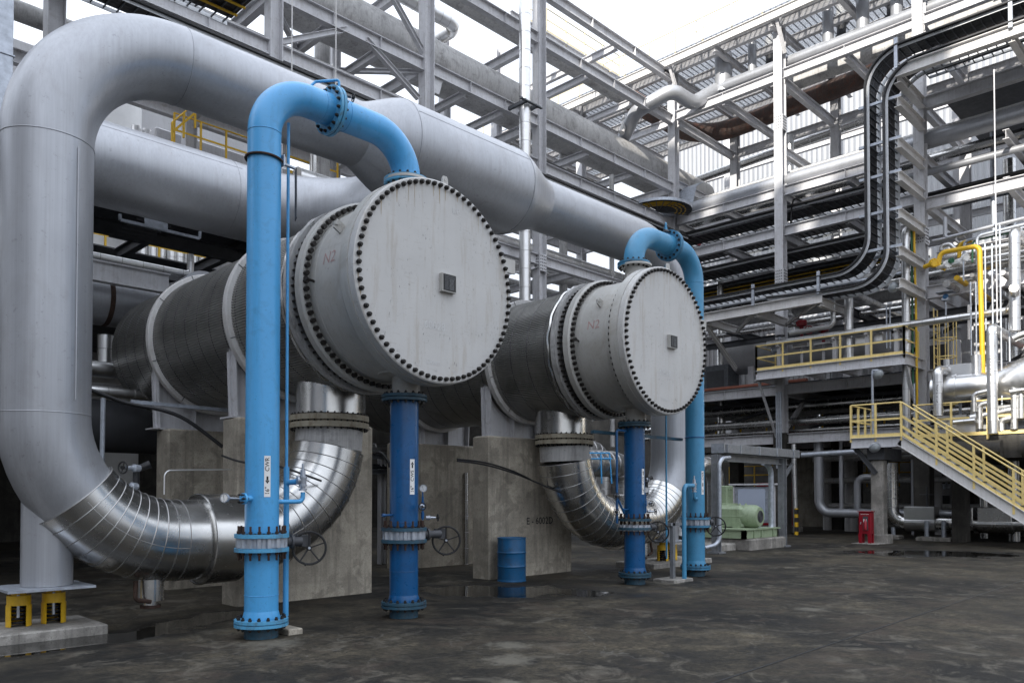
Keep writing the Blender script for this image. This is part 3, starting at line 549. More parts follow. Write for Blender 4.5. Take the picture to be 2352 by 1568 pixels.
b.bar((HX0 + .21, HY_ - .483, 2.9), (HX0 + .21, HY_ - .483, 6.0), .012, .012); b.build('left_leg', 'header', h_)
b = MB(); b.tube([(xx, HY_, HZ) for xx in (7.5, 7.62, 7.8, 8.1, 8.22, 8.34, 10.98, 11.1, 11.22, 11.6, 11.8, 11.95)], [R1, R1 + .04, R1 + .12, R2 - .05, R2 - .01, R2, R2, R2 - .01, R2 - .05, R1 + .11, R1 + .03, R1], 80, caps=False)
for xx in (8.28, 11.04): b.ring((xx, HY_, HZ), (1, 0, 0), R2 - .002, .008, 80, 6)
b.bar((8.3, HY_ - R2 * .86, HZ + R2 * .51), (11.0, HY_ - R2 * .86, HZ + R2 * .51), .01, .012); b.build('wide_section', 'header', h_)
b = MB(); b.tube([Vector((11.95, HY_, HZ))] + [Vector((HX1 - rb, HY_, HZ))] + elbow_pts((HX1 - rb, HZ - rb), rb, math.pi / 2, 0, 20) + elbow_pts((HX1 - rb, zb + rb), rb, 0, -.72, 8), R1, 72); b.ring((HX1, HY_, 2.5), (0, 0, 1), R1 + .001, .006, 72, 6); b.build('right_leg', 'header', h_)
b = MB(); b.tube(bend([(-14, 16, 8.0), (10.2, 16, 8.0), (10.2, 11.4, 7.7)], 2.3, 24), .78, 72, caps=False); b.ring((7.6, 16, 8.0), (1, 0, 0), .781, .006, 72, 6); b.bar((-14, 16 - .78 * .8, 8.0 + .78 * .6), (7.7, 16 - .78 * .8, 8.0 + .78 * .6), .01, .012); b.build('feed_branch', 'header', h_)
def clad_elbow(xa, xn, label):
    sg = 1 if xn > xa else -1; t = thing('clad_elbow', label, 'pipe', ((xa + xn) / 2, HY_, 0), 'shiny clad elbows under the exchangers')
    Rc = .56; ca = (xa + sg * rb, zb + rb); cn = (xn - sg * 1.6, zb + 1.6); aA = [math.pi + .66 + (math.pi / 2 - .66) * k / 9 for k in range(10)]; pa = []
    for a in aA: pa.append(Vector((ca[0] + sg * rb * math.cos(a), HY_, ca[1] + rb * math.sin(a))))
    an = [-math.pi / 2 + (math.pi / 2 - .16) * k / 11 for k in range(12)]; pn = [Vector((cn[0] + sg * 1.6 * math.cos(a), HY_, cn[1] + 1.6 * math.sin(a))) for a in an]
    b = MB(); b.tube(bend(pa + pn, 0, 1), Rc, 64); n0 = len(b.f)
    for p, q in [(pa[i], pa[min(i + 1, 9)] - pa[max(i - 1, 0)]) for i in range(10)] + [(pn[i], pn[min(i + 1, 11)] - pn[max(i - 1, 0)]) for i in range(12)]: b.ring(p, q, Rc + .000, .0075, 64, 6)
    for side in (-1,):
        for seq in (pa, pn):
            for i in range(len(seq) - 1): b.bar(seq[i] + Vector((0, -Rc * .985, -.09)), seq[i + 1] + Vector((0, -Rc * .985, -.09)), .008, .016, (0, 1, 0))
    b.build('lagging', 'clad', t, m2='seam', n0=n0)
    xm = (pa[-1].x + pn[0].x) / 2
    b = MB(); b.lathe((xm - sg * .1, HY_, zb), (sg, 0, 0), [(0, Rc), (0, Rc + .075), (.5, Rc + .075), (.5, Rc)], 64, caps=False); b.ring((xm - sg * .1, HY_, zb), (1, 0, 0), Rc + .07, .02, 64, 6); b.build('collar', 'clad', t)
    b = MB(); b.lathe((xm - sg * .75, HY_, zb - Rc), (0, 0, -1), [(-.05, .17), (.24, .17), (.24, .1), (.33, .1), (.33, .09)], 28, caps=False); b.build('drain_boss', 'clad', t)
    b = MB(); b.lathe((xm - sg * .75, HY_, zb - Rc - .3), (0, 0, -1), [(0, .13), (.04, .13)], 16); b.tube(bend([(xm - sg * .98, HY_ - .1, zb - Rc + .05), (xm - sg * 1.0, HY_ - .14, zb - Rc - .2), (xm - sg * .8, HY_ - .15, zb - Rc - .24)], .06, 5), .03, 8); b.build('drain_flange', 'rust', t)
    b = MB(); b.tube([Vector(pn[-1]), Vector((xn, HY_, 2.78))], .53, 56); b.build('neck', 'dull_pipe', t)
    f = flange_pair(t, (xn, HY_, 2.9), (0, 0, 1), .54, .625, .085, 36, 'flange_cream', BM_NECK, 'flange', .03)
    b = MB(); v0 = Vector((xm - sg * .95, HY_, zb + Rc - .02)); b.tube([v0, v0 + Vector((0, 0, .42)), v0 + Vector((.16, -.05, .5))], [.05, .05, .055], 12); sv = b.build('vent_stub', 'cable_black', t)
    small_valve(sv, v0 + Vector((-.05, -.06, .2)), (-.9, -.4, 0), 1.5, 'galv'); small_valve(sv, v0 + Vector((-.02, -.06, .44)), (-.9, -.4, 0), 1.5, 'galv'); return t
clad_elbow(HX0, 7.05, 'shiny clad pipe bend behind the nearest light blue pipe')
clad_elbow(HX1, 12.83, 'shiny clad pipe bend behind the farther dark blue pipe')
# dummy legs on spring supports
def dummy_leg(x, label, springs, pl, x0, x1):
    t = thing('pipe_support', label, 'pipe support', (x, HY_ + .1, .12), 'spring mounted support legs'); b = MB(); b.tube([(x, HY_ + .1, .62), (x, HY_ + .1, 2.05)], .29, 40); b.build('leg', 'header', t)
    b = MB(); b.box(x - .52, HY_ - .32, .585, x + .44, HY_ + .5, .615); b.build('base_plate', 'galv', t)
    for (sx, sy) in springs:
        c = Vector((x + sx, HY_ + sy, .12)); b = MB()
        arc = [rad(-90 + 38 + 284 * k / 24) for k in range(25)]; ro, ri = .14, .125; n = 25
        ang0 = math.atan2(-c.y, -c.x); vs = [(c.x + r * math.cos(a + ang0 + rad(90)), c.y + r * math.sin(a + ang0 + rad(90)), zz) for zz in (.125, .385) for r in (ro, ri) for a in arc]
        fs = []
        for i in range(n - 1): fs += [(i, i + 1, 2 * n + i + 1, 2 * n + i), (n + i, n + i + 1, 3 * n + i + 1, 3 * n + i), (2 * n + i, 2 * n + i + 1, 3 * n + i + 1, 3 * n + i), (i, i + 1, n + i + 1, n + i)]
        fs += [(0, n, 3 * n, 2 * n), (n - 1, 2 * n - 1, 4 * n - 1, 3 * n - 1)]; b.add(vs, fs); can = b.build('spring_can', 'yellow_deep', t)
        b = MB(); b.lathe(c + Vector((0, 0, .265)), (0, 0, 1), [(0, 0), (0, .132), (.12, .132), (.12, 0)], 28, caps=False); b.lathe(c + Vector((0, 0, .355)), (0, 0, 1), [(0, .07), (.03, .07), (.03, .086), (.105, .086), (.105, 0)], 24, caps=False); b.build('spring_cap', 'yellow_deep', can)
        b = MB(); b.tube([c + Vector((.085 * math.cos(k * .7), .085 * math.sin(k * .7), .02 + k * .0055)) for k in range(44)], .014, 6); b.build('coil_spring', 'rubber', can)
        b = MB(); b.lathe(c + Vector((-.03, -.1, .12)), (0, 0, 1), [(0, .018), (.28, .018)], 8); b.build('threaded_rod', 'galv', can)
    b = MB(); b.cbox(x0, HY_ - .38, 0, x1, HY_ + .75, .12, .015); o = b.build('concrete_plinth', 'concrete_pale', smooth=False); tag(o, pl, 'plinth', 'low concrete plinths under the support legs'); rehome(o, ((x0 + x1) / 2, HY_, 0))
dummy_leg(HX0 + .08, 'round grey support leg on yellow spring cans at the left edge', ((-.27, .24), (.12, .24)), 'low concrete plinth under the yellow springs at the left edge', -1.2, 3.6)
dummy_leg(HX1 - .1, 'round grey support leg on yellow spring cans behind the farther pipes', ((-.27, .04), (.12, .04)), 'low concrete plinth behind the farther blue pipes', 15.6, 18.2)
# pump-side bits near the pipes
b = MB(); b.box(13.68, 8.9, .06, 13.76, 8.98, 1.18); b.box(13.60, 8.9, 1.12, 14.05, 8.98, 1.18); o = b.build('support_post', 'galv_mid', smooth=False); tag(o, 'short grey steel post beside the farther dark blue pipe', 'post'); rehome(o, (13.72, 8.94, .06))
b = MB(); b.cbox(13.4, 8.7, 0, 14.1, 9.2, .06, .01); o = b.build('concrete_pad', 'concrete_pale', smooth=False); tag(o, 'small square concrete pad under the short steel post', 'concrete pad'); rehome(o, (13.75, 8.95, 0))
b = MB(); b.cbox(5.12, 8.92, 0, 5.32, 9.3, .07, .01); o = b.build('concrete_block', 'concrete', smooth=False); tag(o, 'little concrete block at the foot of the nearest light blue pipe', 'concrete block'); rehome(o, (5.22, 9.1, 0))
# hanging black hoses
def cable(label, pts, r=.025, m='cable_black', name='cable', group=None, cat='cable', n=8, smooth=4):
    P = [Vector(p) for p in pts]; out = []
    for i in range(len(P) - 1):
        a, b_, c, d = P[max(i - 1, 0)], P[i], P[i + 1], P[min(i + 2, len(P) - 1)]
        for k in range(smooth):
            t = k / smooth; out.append(.5 * ((2 * b_) + (c - a) * t + (2 * a - 5 * b_ + 4 * c - d) * t * t + (3 * b_ - a - 3 * c + d) * t ** 3))
    out.append(P[-1]); b = MB(); b.tube(out, r, n); o = b.build(name, m); tag(o, label, cat, group); return rehome(o, P[0])
cable('thick black cable sagging from the pier mark towards the farther clad bend', [at(1050, 1058, y=11.7), at(1110, 1066, y=11.6), at(1180, 1086, y=11.5), at(1255, 1117, y=11.2), at(1292, 1132, y=10.5)], 0.018)
cable('upper black cable running off the marked pier onto the farther pipe', [at(1050, 1054, y=11.7), at(1115, 1062, y=11.6), at(1180, 1082, y=11.5), at(1228, 1106, y=11.3)], .018)
cable('black cable hanging in front of the far concrete pier', [at(200, 892, y=13.5), at(290, 925, y=13.5), at(370, 941, y=13.3), at(430, 965, y=13.2), at(512, 1026, y=13.0)], .032)
cable('black cable loop crossing to the clad bend by the nearest blue pipe', [at(510, 1046, y=12.0), at(545, 1058, y=11.6), at(590, 1066, y=11.4), at(645, 1072, y=11.0), at(700, 1090, y=10.5), at(738, 1104, y=10.42)], .017)
cable('short black cable looped beside the dark blue nearer pipe', [at(858, 1042, y=11.7), at(875, 1040, y=11.6), at(892, 1060, y=11.5), at(895, 1072, y=11.5)], .024)
# ------------------------------------------------------------------ generic pieces of the plant
def pipe(label, pts, r, m, br=None, seam=0., name='pipe', cat='pipe', group=None, n=20, loc=None, sm='seam'):
    """one pipe run; seam > 0 adds the lap joints of its cladding that far apart"""
    P = bend(pts, (br or r * 3), 8) if len(pts) > 2 else [Vector(p) for p in pts]
    b = MB(); b.tube(P, r, n); n0 = len(b.f)
    if seam:
        acc = 0
        for i in range(len(P) - 1):
            d = P[i + 1] - P[i]; L = d.length
            while acc < L: b.ring(P[i] + d * (acc / L), d, r + .002, max(.006, r * .03), n, 4); acc += seam
            acc -= L
    o = b.build(name, m, m2=sm if seam else None, n0=n0); tag(o, label, cat, group); rehome(o, loc or P[0]); ORG[o.name] = Vector(loc or P[0])
    return o
def rail(parent, pts, hgt=1.1, pitch=1.5, m='yellow', posts=True, toe=True, flat=True):
    """handrail, knee rail, toe board and posts along a line of floor points"""
    pts = [Vector(p) for p in pts]; up = Vector((0, 0, 1)); hb, kb, tb = MB(), MB(), MB()
    hb.tube([p + up * hgt for p in pts], .028, 8)
    for a, c in zip(pts, pts[1:]):
        kb.bar(a + up * hgt * .53, c + up * hgt * .53, .012, .07)
        if toe: tb.bar(a + up * .07, c + up * .07, .01, .12)
        if posts:
            k = max(1, round((c - a).length / pitch))
            for i in range(k + 1):
                p = a + (c - a) * (i / k); q = MB(); q.bar(p - up * .14, p + up * hgt, .07, .055, (1, 0, 0)); q.build('railing_post', m, parent)
    hb.build('handrail', m, parent); kb.build('knee_rail', m, parent)
    if toe: tb.build('toe_board', m, parent)
def tray(label, pts, w, side, m='galv', bed='cable_black', rung=.32, sh=.11, br=.9, group=None, cable_m=None, flip=1):
    """ladder tray: pts is the line of one rail, side the vector to the other"""
    t = thing('cable_tray', label, 'cable tray', pts[0], group); P = bend(pts, br, 12) if len(pts) > 2 else [Vector(p) for p in pts]; side = Vector(side).normalized() * w
    for off in (Vector(), side):
        b = MB(); nrm = []
        for i in range(len(P)):
            d = ((P[min(i + 1, len(P) - 1)] - P[max(i - 1, 0)])).normalized(); nrm.append(d.cross(side).normalized() * sh / 2)
        tw = side.normalized() * .012; vs = []; 
        for p, q in zip(P, nrm): vs += [p + off - q - tw, p + off + q - tw, p + off + q + tw, p + off - q + tw]
        b.add(vs, [(i * 4 + k, i * 4 + (k + 1) % 4, i * 4 + 4 + (k + 1) % 4, i * 4 + 4 + k) for i in range(len(P) - 1) for k in range(4)] + [(0, 1, 2, 3), tuple(len(vs) - 4 + k for k in range(4))]); b.build('rail', 'tray_rail' if m == 'galv' else m, t, smooth=False)
    b, q = MB(), MB(); acc = 0
    for i in range(len(P) - 1):
        d = P[i + 1] - P[i]; L = d.length
        while acc < L: p = P[i] + d * (acc / L); b.bar(p, p + side, .04, .03, d.normalized()); acc += rung
        acc -= L
        a_, c_ = d.cross(side).normalized() * .02, d.cross(side).normalized() * -.03
        for k in range(6):
            f = .01 + .165 * k; a, c = P[i] + side * f, P[i + 1] + side * f; q.prism([(0, -.025), (w * .152, -.025), (w * .152, .03), (0, .03)], a + a_ * 2.4 * flip, c + a_ * 2.4 * flip, d.cross(side).normalized())
    b.build('rungs', 'galv_dark', t, smooth=False)
    f = q.build('cables', bed, t, smooth=False)
    if cable_m:
        q = MB()
        for i in range(len(P) - 1):
            for k in (.32, .62): q.tube([P[i] + side * k + Vector((0, 0, -.03)), P[i + 1] + side * k + Vector((0, 0, -.03))], .035, 6)
        q.build('yellow_cables', cable_m, t)
    return t
class Frame:
    """a bolted steel frame: one thing whose members are its parts"""
    def __init__(s, name, label, loc, m='steel', cat='pipe rack'): s.t = thing(name, label, cat, loc); s.m = m
    def col(s, x, y, z0, z1, h=.4, m=None): b = MB(); b.ibeam((x, y, z0), (x, y, z1), h, h * .95, .02, .028, (1, 0, 0)); return b.build('column', m or s.m, s.t, smooth=False)
    def beam(s, p, q, h=.42, w=.22, m=None, name='beam', stiff=0):
        b = MB(); p, q = Vector(p), Vector(q); b.ibeam(p, q, h, w)
        if stiff:
            d, a, u = frame(q - p)
            for k in range(1, stiff + 1): c = p + (q - p) * (k / (stiff + 1)); b.bar(c - a * (w / 2 - .002), c + a * (w / 2 - .002), .012, h - .05, u) if False else b.prism([(-w / 2 + .003, -h / 2 + .026), (w / 2 - .003, -h / 2 + .026), (w / 2 - .003, h / 2 - .026), (-w / 2 + .003, h / 2 - .026)], c - d * .006, c + d * .006)
        return b.build(name, m or s.m, s.t, smooth=False)
    def brace(s, p, q, w=.18, m=None): b = MB(); b.ibeam(p, q, w, w, .012, .014) ; return b.build('brace', m or s.m, s.t, smooth=False)
    def bar(s, p, q, w, h, name, m=None, up=(0, 0, 1)): b = MB(); b.bar(p, q, w, h, up); return b.build(name, m or s.m, s.t, smooth=False)
# ------------------------------------------------------------------ main rack behind the exchangers (runs along x)
RY, RB = 22.0, 28.0
rk = Frame('pipe_rack', 'tall grey steel pipe rack running behind the exchangers', (12, RY, 0))
XS = (0, 6, 12, 18, 24, 34)
for x in XS:
    rk.col(x, RY, 0, 26 if x < 30 else 23.3, .42); rk.col(x, RB, 0, 24, .42)
rk.col(27.4, 28, 12, 24.0)
LV = ((15.28, .46), (17.1, .46), (20.55, .46))
for z, h in LV:
    for x0, x1 in zip(XS, XS[1:]):
        rk.beam((x0 + .21, RY, z), (x1 - .21, RY, z), h, .26, stiff=2 if x1 < 30 else 3); 
        if z < 17 : rk.beam((x0 + .21, RB, z), (x1 - .21, RB, z), h, .26)
    for x in XS[2:]: rk.beam((x, RY + .21, z), (x, RB - .21, z), .4, .24, name='cross_beam')
for x in (27.4, 30.7):
    for z in (16.95, 20.4, 15.15): rk.beam((x, RY + .14, z), (x, RB - .14, z), .32, .2, name='cross_beam')
for x in (14, 16, 20, 22): rk.beam((x, RY + .14, 16.9), (x, RB - .14, 16.9), .3, .2, name='cross_beam')
rk.beam((24.2, RY, 22.7), (33.8, RY, 22.7), .46, .28, stiff=2); rk.beam((29.5, RY + .14, 22.6), (29.5, RB, 22.6), .34, .22, name='cross_beam')
rk.beam((18.2, RY, 23.6), (23.8, RY, 23.6), .46, .28)
for p, q in (((646, 97), (798, 68)), ((841, 91), (961, 226)), ((903, -4), (973, 122))): rk.brace(at(*p, y=RY - .02), at(*q, y=RY - .02), .17)
rk.brace((12.1, 22.3, 17.0), (17.9, 27.8, 17.0), .16); rk.brace((17.9, 22.3, 17.0), (12.1, 27.8, 17.0), .16); rk.brace((12.2, 25, 16.9), (17.8, 25, 15.4), .14)
for x in (12, 18):
    b = MB(); zz = 16.6 if x == 18 else 15.0; b.prism([(-.3, -.3), (.12, -.3), (.3, .3), (-.1, .3)], (x + .45, RY - .03, zz), (x + .45, RY - .01, zz)); b.build('gusset_plate', 'steel', rk.t, smooth=False)
# low levels of the rack, in deep shade
for z in (9.3, 6.2):
    for x0, x1 in zip(XS[:-1], XS[1:]): rk.beam((x0 + .21, RB, z), (x1 - .21, RB, z), .4, .24)
    for x in XS: rk.beam((x, RY + .21, z), (x, RB - .21, z), .36, .22, name='cross_beam')
# platforms of the rack: dark plated walkway on the left
wk = Frame('walkway', 'dark plated walkway with ladder bars under the wide feed branch', (6, 20, 8.5), 'dark_steel', 'walkway')
for x in (3.0, 6.0, 8.2, 10.4, 12.6): wk.beam((x, 17.6, 8.6), (x, 24, 8.6), .3, .2)
for y in (17.6, 20.8, 24): wk.beam((0, y, 8.35), (16, y, 8.35), .36, .2)
for k in range(9): wk.bar((7.0 - .0, 18.6 + k * .3, 8.2), (7.8, 18.6 + k * .3, 8.2), .03, .05, 'rung')
b = MB(); b.box(-2, 17.5, 8.78, 16, 21.5, 8.82); b.box(-2, 24, 8.78, 18, 27.8, 8.82); b.build('deck_plate', 'dark_steel', wk.t, smooth=False)
rail(wk.t, [(2, 25.5, 9.0), (18, 25.5, 9.0)], 1.1, 1.6, 'yellow_deep')
# sloping ladder and bright guard frame at the walkway edge
gf = thing('guard_frame', 'thin pale angle frame hung under the feed branch', 'guard frame', (5.2, 17.4, 7.2))
b = MB(); P = [at(*c, y=17.4) for c in ((275, 492), (276, 505), (458, 548), (459, 532))]
for a, c in zip(P, P[1:]): b.bar(a, c, .05, .06)
b.build('frame_bars', 'galv', gf, smooth=False); b = MB(); a = at(332, 509, y=17.38); c = at(385, 521, y=17.38); b.bar(a, c, .02, .19); b.build('plate', 'galv', gf, smooth=False)
# beam with a clad pipe on it
b = MB(); b.ibeam((-10, 17.2, 6.27), (6.95, 17.2, 6.27), .42, .2, .02, .03); o = b.build('support_beam', 'steel', smooth=False); tag(o, 'pale grey beam crossing behind the leftmost leg with a clad pipe on top', 'beam'); rehome(o, (-10, 17.2, 6.27))
pipe('thin clad pipe lying on the pale beam left of the nearer exchanger', [(-10, 17.15, 6.56), (7.4, 17.15, 6.56), (7.4, 17.15, 7.0)], .075, 'clad_bright', .1, .42)
p3 = pipe('fat grey pipe with a rusty weld band left of the nearer exchanger', [(-10, 18.2, 5.93), (7.5, 18.2, 5.93), (7.5, 16.6, 6.0)], .55, 'header', .7, n=48)
b = MB(); xr = at(255, 700, y=17.8).x; b.tube([(xr - .05, 18.2, 5.93), (xr + .05, 18.2, 5.93)], .556, 48); b.tube([(7.25, 18.2, 5.93), (7.3, 18.2, 5.93)], .556, 48); b.build('weld_band', 'rust', p3)
pipe('dark fat pipe low behind the leftmost leg', [(-10, 18, 3.2), (8.0, 18, 3.2)], .56, 'dark_steel', n=40)
pipe('clad pipe ending behind the rear of the nearer exchanger, upper one', [(-10, 17.6, 4.35), (6.6, 17.6, 4.35)], .17, 'clad_bright', seam=.5)
pipe('thin clad pipe ending behind the rear of the nearer exchanger, lower one', [(-10, 16.5, 3.75), (6.6, 16.5, 3.75)], .1, 'clad_bright', seam=.5)
pipe('short clad riser under the fat pipe with the rusty band', [at(242, 770, y=18) , at(242, 838, y=18)], .16, 'clad_bright', seam=.3)
b = MB(); b.chan((-6, 17.9, 4.0), (6.8, 17.9, 4.0), .16, .08); o = b.build('support_channel', 'steel', smooth=False); tag(o, 'grey channel between the two clad pipes left of the nearer exchanger', 'beam'); rehome(o, (-6, 17.9, 4.0))
pipe('slim galvanised post standing behind the lower clad bend', [at(234, 1075, y=12.9), at(237, 914, y=12.9)], .035, 'galv', name='post', cat='post')
b = MB(); b.angle(at(300, 927, y=13.6), at(550, 949, y=13.6), .07, .008); o = b.build('angle_bar', 'galv', smooth=False); tag(o, 'galvanised angle bar across the rear of the nearer exchanger', 'bar'); rehome(o, at(300, 927, y=13.6))
pipe('thin bright tubing bent over the clad bend along the far pier', [at(377, 1135, y=12.0), at(378, 1080, y=12.0), at(560, 1077, y=12.0)], .012, 'clad_bright', .1, name='tubing', n=8)
# bank of clad risers behind the walkway
for i, (px, r, lo, hi) in enumerate(((300, .13, 700, 480), (325, .17, 700, 575), (349, .17, 700, 550), (371, .12, 700, 585), (392, .17, 700, 580), (410, .22, 700, 560), (432, .16, 690, 560), (444, .15, 690, 560), (463, .13, 690, 560))):
    p = at(px, lo, y=27); pipe(('%s of the clad risers under the feed branch, counted from the left' % ('first', 'second', 'third', 'fourth', 'fifth', 'sixth', 'seventh', 'eighth', 'ninth')[i]), [p, (p.x, 27, at(px, hi - 40, y=27).z)], r, 'clad_bright', seam=.8, group='clad risers under the feed branch', n=14)
# pipes carried by the rack
pipe('fat weathered grey pipe on the second level of the rack', [(-6, 24.1, 18.72), (40, 24.1, 18.72)], .94, 'dull_pipe', n=56)
pipe('rust streaked pipe on the top level of the rack', [(10, 23.9, 21.95), (33, 23.9, 21.95)], .46, 'dull_pipe', n=32)
a_ = at(925, -8, y=26); c_ = at(1052, 60, y=26); zz = (a_.z + c_.z) / 2; pipe('bright clad pipe with an elbow against the sky above the wide header', [(a_.x - 3, 26, zz), (c_.x, 26, zz), (c_.x, 31, zz)], .3, 'clad_bright', .6, .45)
pipe('tall bright clad riser in front of the rack column', [(22.45, 21.35, 1.2), (22.45, 21.35, 26.5)], .225, 'clad_bright', seam=.72, n=28)
b = MB(); c0 = Vector((22.45, 21.35, 17.0)); b.angle(c0 + Vector((-.3, -.35, 0)), c0 + Vector((-.3, .7, 0)), .12, .012); b.angle(c0 + Vector((.3, -.35, 0)), c0 + Vector((.3, .7, 0)), .12, .012); b.angle(c0 + Vector((-.6, -.3, 0)), c0 + Vector((.6, -.3, 0)), .12, .012); o = b.build('pipe_clamp', 'galv_dark', smooth=False); tag(o, 'dark angle clamp round the tall clad riser', 'clamp'); rehome(o, c0)
br_ = pipe('grey branch pipe climbing off the fat rack pipe to the right hand rack', [at(1428, 325, y=24.1), at(1460, 258, y=22.6), at(1543, 207, y=20.9), at(1592, 238, x=33.5), at(1645, 207, x=34.6)], .34, 'header', .7, n=28)
b = MB(); b.tube([at(1428, 305, y=23.4), at(1437, 275, y=23.4)], .14, 16); b.tube([at(1436.5, 277, y=23.4), at(1438, 272, y=23.4)], .2, 16); b.build('branch_stub', 'steel_light', br_)
pipe('grey pipe lying along the third beam of the right hand rack', [at(1640, 208, x=34.6), (34.6, 3, 21.35)], .27, 'header', n=24)
for i, (px, y1, r) in enumerate(((1662, 120, .42), (1728, 80, .2), (1902, 0, .24), (1982, -10, .26), (2060, -30, .24))):
    a = at(px, y1 + 80, x=34.75); pipe(('%s of the short risers standing on the third beam pipe' % ('fat first', 'thin second', 'third', 'fourth', 'fifth')[i]), [(34.75, a.y, 21.4), (34.75, a.y, 23.3)], r, 'header', group='short risers under the top deck', n=20)
# thin hanging rods
for i, (px, y0) in enumerate(((670, 175), (771, 200))):
    a = at(px, y0, y=20.8); pipe('thin white rod hanging %s the nearer blue arch' % ('left of' if i == 0 else 'right above'), [a, (a.x, a.y, 26)], .022, 'steel_light', name='hanging_rod', cat='rod', n=6)
# cable trays under the first level
T1 = 'cable trays on the tall rack'
tray('cable tray under the first rack level, running behind the big header', [(2, 21.2, 14.45), (34, 21.2, 14.45)], .75, (0, 1, 0), group=T1)
tray('cable tray with yellow cables above the header elbow', [(-3, 18.6, 14.3), (9.6, 18.6, 14.3)], 1.5, (0, 1, 0), 'galv', cable_m='yellow_deep', group=T1)
tray('upper pale tray edge above the header elbow', [(-3, 20.6, 15.0), (9.4, 20.6, 15.0)], .5, (0, 1, 0), group=T1)
tray('thin cable tray on the first level right of the rack column', [(24.3, 22.1, 15.62), (31.3, 22.1, 15.62)], .35, (0, 1, 0), 'galv_dark', group=T1)
# galvanised duct at the left edge, beside the header elbow
b = MB(); b.cbox(2.35, 14.2, 5.5, 3.3, 14.8, 15.5, .01)
for z in (8.6, 10.6, 12.6): b.box(2.33, 14.18, z, 3.32, 14.82, z + .02)
o = b.build('cable_duct', 'galv', smooth=False); tag(o, 'pale galvanised vertical duct at the upper left edge', 'duct'); rehome(o, (2.8, 14.5, 5.5))
# curved shroud and disc at the corner of the two racks
sh = thing('tray_cover', 'curved galvanised tray cover at the corner of the racks', 'tray cover', (32.5, 20.5, 15.5))
P = [at(*c, y=21.0) for c in ((1553, 470), (1560, 485), (1575, 488), (1590, 475), (1595, 450), (1600, 428), (1615, 418))]; P = bend(P, .25, 4); b = MB(); q = Vector((0, 1.5, 0)); n = len(P); b.add(P + [p + q for p in P], [(i, i + 1, n + i + 1, n + i) for i in range(n - 1)]); b.add([p + Vector((0, 0, .015)) for p in P] + [p + q + Vector((0, 0, .015)) for p in P], [(i, i + 1, n + i + 1, n + i) for i in range(n - 1)]); b.build('cover_sheet', 'galv', sh)
dk = thing('tray_bend', 'flat fan shaped tray bend with yellow cables at the corner of the racks', 'cable tray', (31.5, 20.6, 15.1))
c0 = at(1512, 487, y=20.9); b = MB(); vs = [c0]; m_ = 20; ro = 1.55
for zz in (0, .12):
    pass
arc = [c0 + Vector((ro * math.cos(rad(180 + 150 * k / m_)), ro * math.sin(rad(180 + 150 * k / m_)), 0)) for k in range(m_ + 1)]; b.add(arc + [p + Vector((0, 0, .13)) for p in arc], [(i, i + 1, m_ + 2 + i, m_ + 1 + i) for i in range(m_)]); b.build('outer_rail', 'galv', dk)
b = MB(); b.add([c0 + Vector((0, 0, .04))] + [p + Vector((0, 0, .04)) for p in arc], [(0, i + 1, i + 2) for i in range(m_)]); b.build('cables', 'cable_black', dk, smooth=False)
b = MB(); [b.bar(c0, p, .03, .03) for p in arc[::2]]; b.build('rungs', 'galv_dark', dk, smooth=False)
b = MB(); [b.tube([c0 + (p - c0) * f + Vector((0, 0, .02)) for p in arc], .035, 6) for f in (.55, .68, .8)]; b.build('yellow_cables', 'yellow_deep', dk)
# top walkway rail behind the rack and things seen between the big pipes
tw = Frame('top_walkway', 'pale walkway with yellow railing high behind the rack', (24, 25.4, 22.5), 'steel', 'walkway')
a, c = at(1240, 62, y=25.4), at(1422, 179, y=25.4); zz = (a.z + c.z) / 2; tw.beam((a.x - 2, 25.4, zz - .2), (c.x + .6, 25.4, zz - .2), .3, .2); rail(tw.t, [(a.x - 1, 25.4, zz), (c.x, 25.4, zz)], 1.15, 1.45, 'yellow_pale')
bk = Frame('yellow_stairs', 'deep yellow stair rails and landing seen under the header elbow', (9, 27, 12), 'steel', 'stairs')
a, c = at(400, 318, y=26.6), at(575, 372, y=26.6); rail(bk.t, [(a.x, 26.6, 13.35), (c.x, 26.6, 13.35)], 1.2, .8, 'yellow_deep'); rail(bk.t, [at(395, 330, y=26), at(448, 285, y=26)], .7, .6, 'yellow_deep', toe=False)
bk.beam((a.x - 3, 26.9, 11.9), (c.x + 8, 26.9, 11.9), .36, .24); bk.beam((6, 30, 13.6), (22, 30, 13.6), .4, .24)
a, c = at(660, 396, y=26.6), at(775, 420, y=26.6); rail(bk.t, [(a.x, 26.6, a.z), (c.x, 26.6, a.z)], 1.2, 1.5, 'yellow_deep')
tk = thing('storage_tank', 'white vertical vessel with clad pipes seen under the header elbow', 'tank', (10.2, 32.5, 0)); b = MB(); b.lathe((10.6, 33, 0), (0, 0, 1), [(0, 1.5), (17, 1.5), (17.6, .9), (17.7, 0)], 48); b.build('tank_shell', 'white', tk)
b = MB(); [b.ring((10.6, 33, z), (0, 0, 1), 1.51, .03, 48, 6) for z in range(2, 17, 3)]; b.build('band', 'clad_bright', tk)
for i, px in enumerate((313, 337, 362)): a = at(px, 285, y=30); pipe('%s bright clad riser beside the white vessel' % ('first', 'second', 'third')[i], [(a.x, 30, 6), (a.x, 30, 15.2)], .16, 'clad_bright', seam=.9, n=14, group='clad risers beside the white vessel')
eq = thing('process_module', 'grey louvred equipment behind the nearer blue pipe', 'equipment', (14, 29, 9)); b = MB(); b.cbox(11.2, 29, 8, 17.5, 31, 15.0, .05); b.build('casing', 'steel', eq, smooth=False); b = MB(); [b.box(14.0, 28.93, 12.4 + k * .16, 17.0, 29.0, 12.48 + k * .16) for k in range(12)]; b.build('louvre', 'dark_steel', eq, smooth=False)
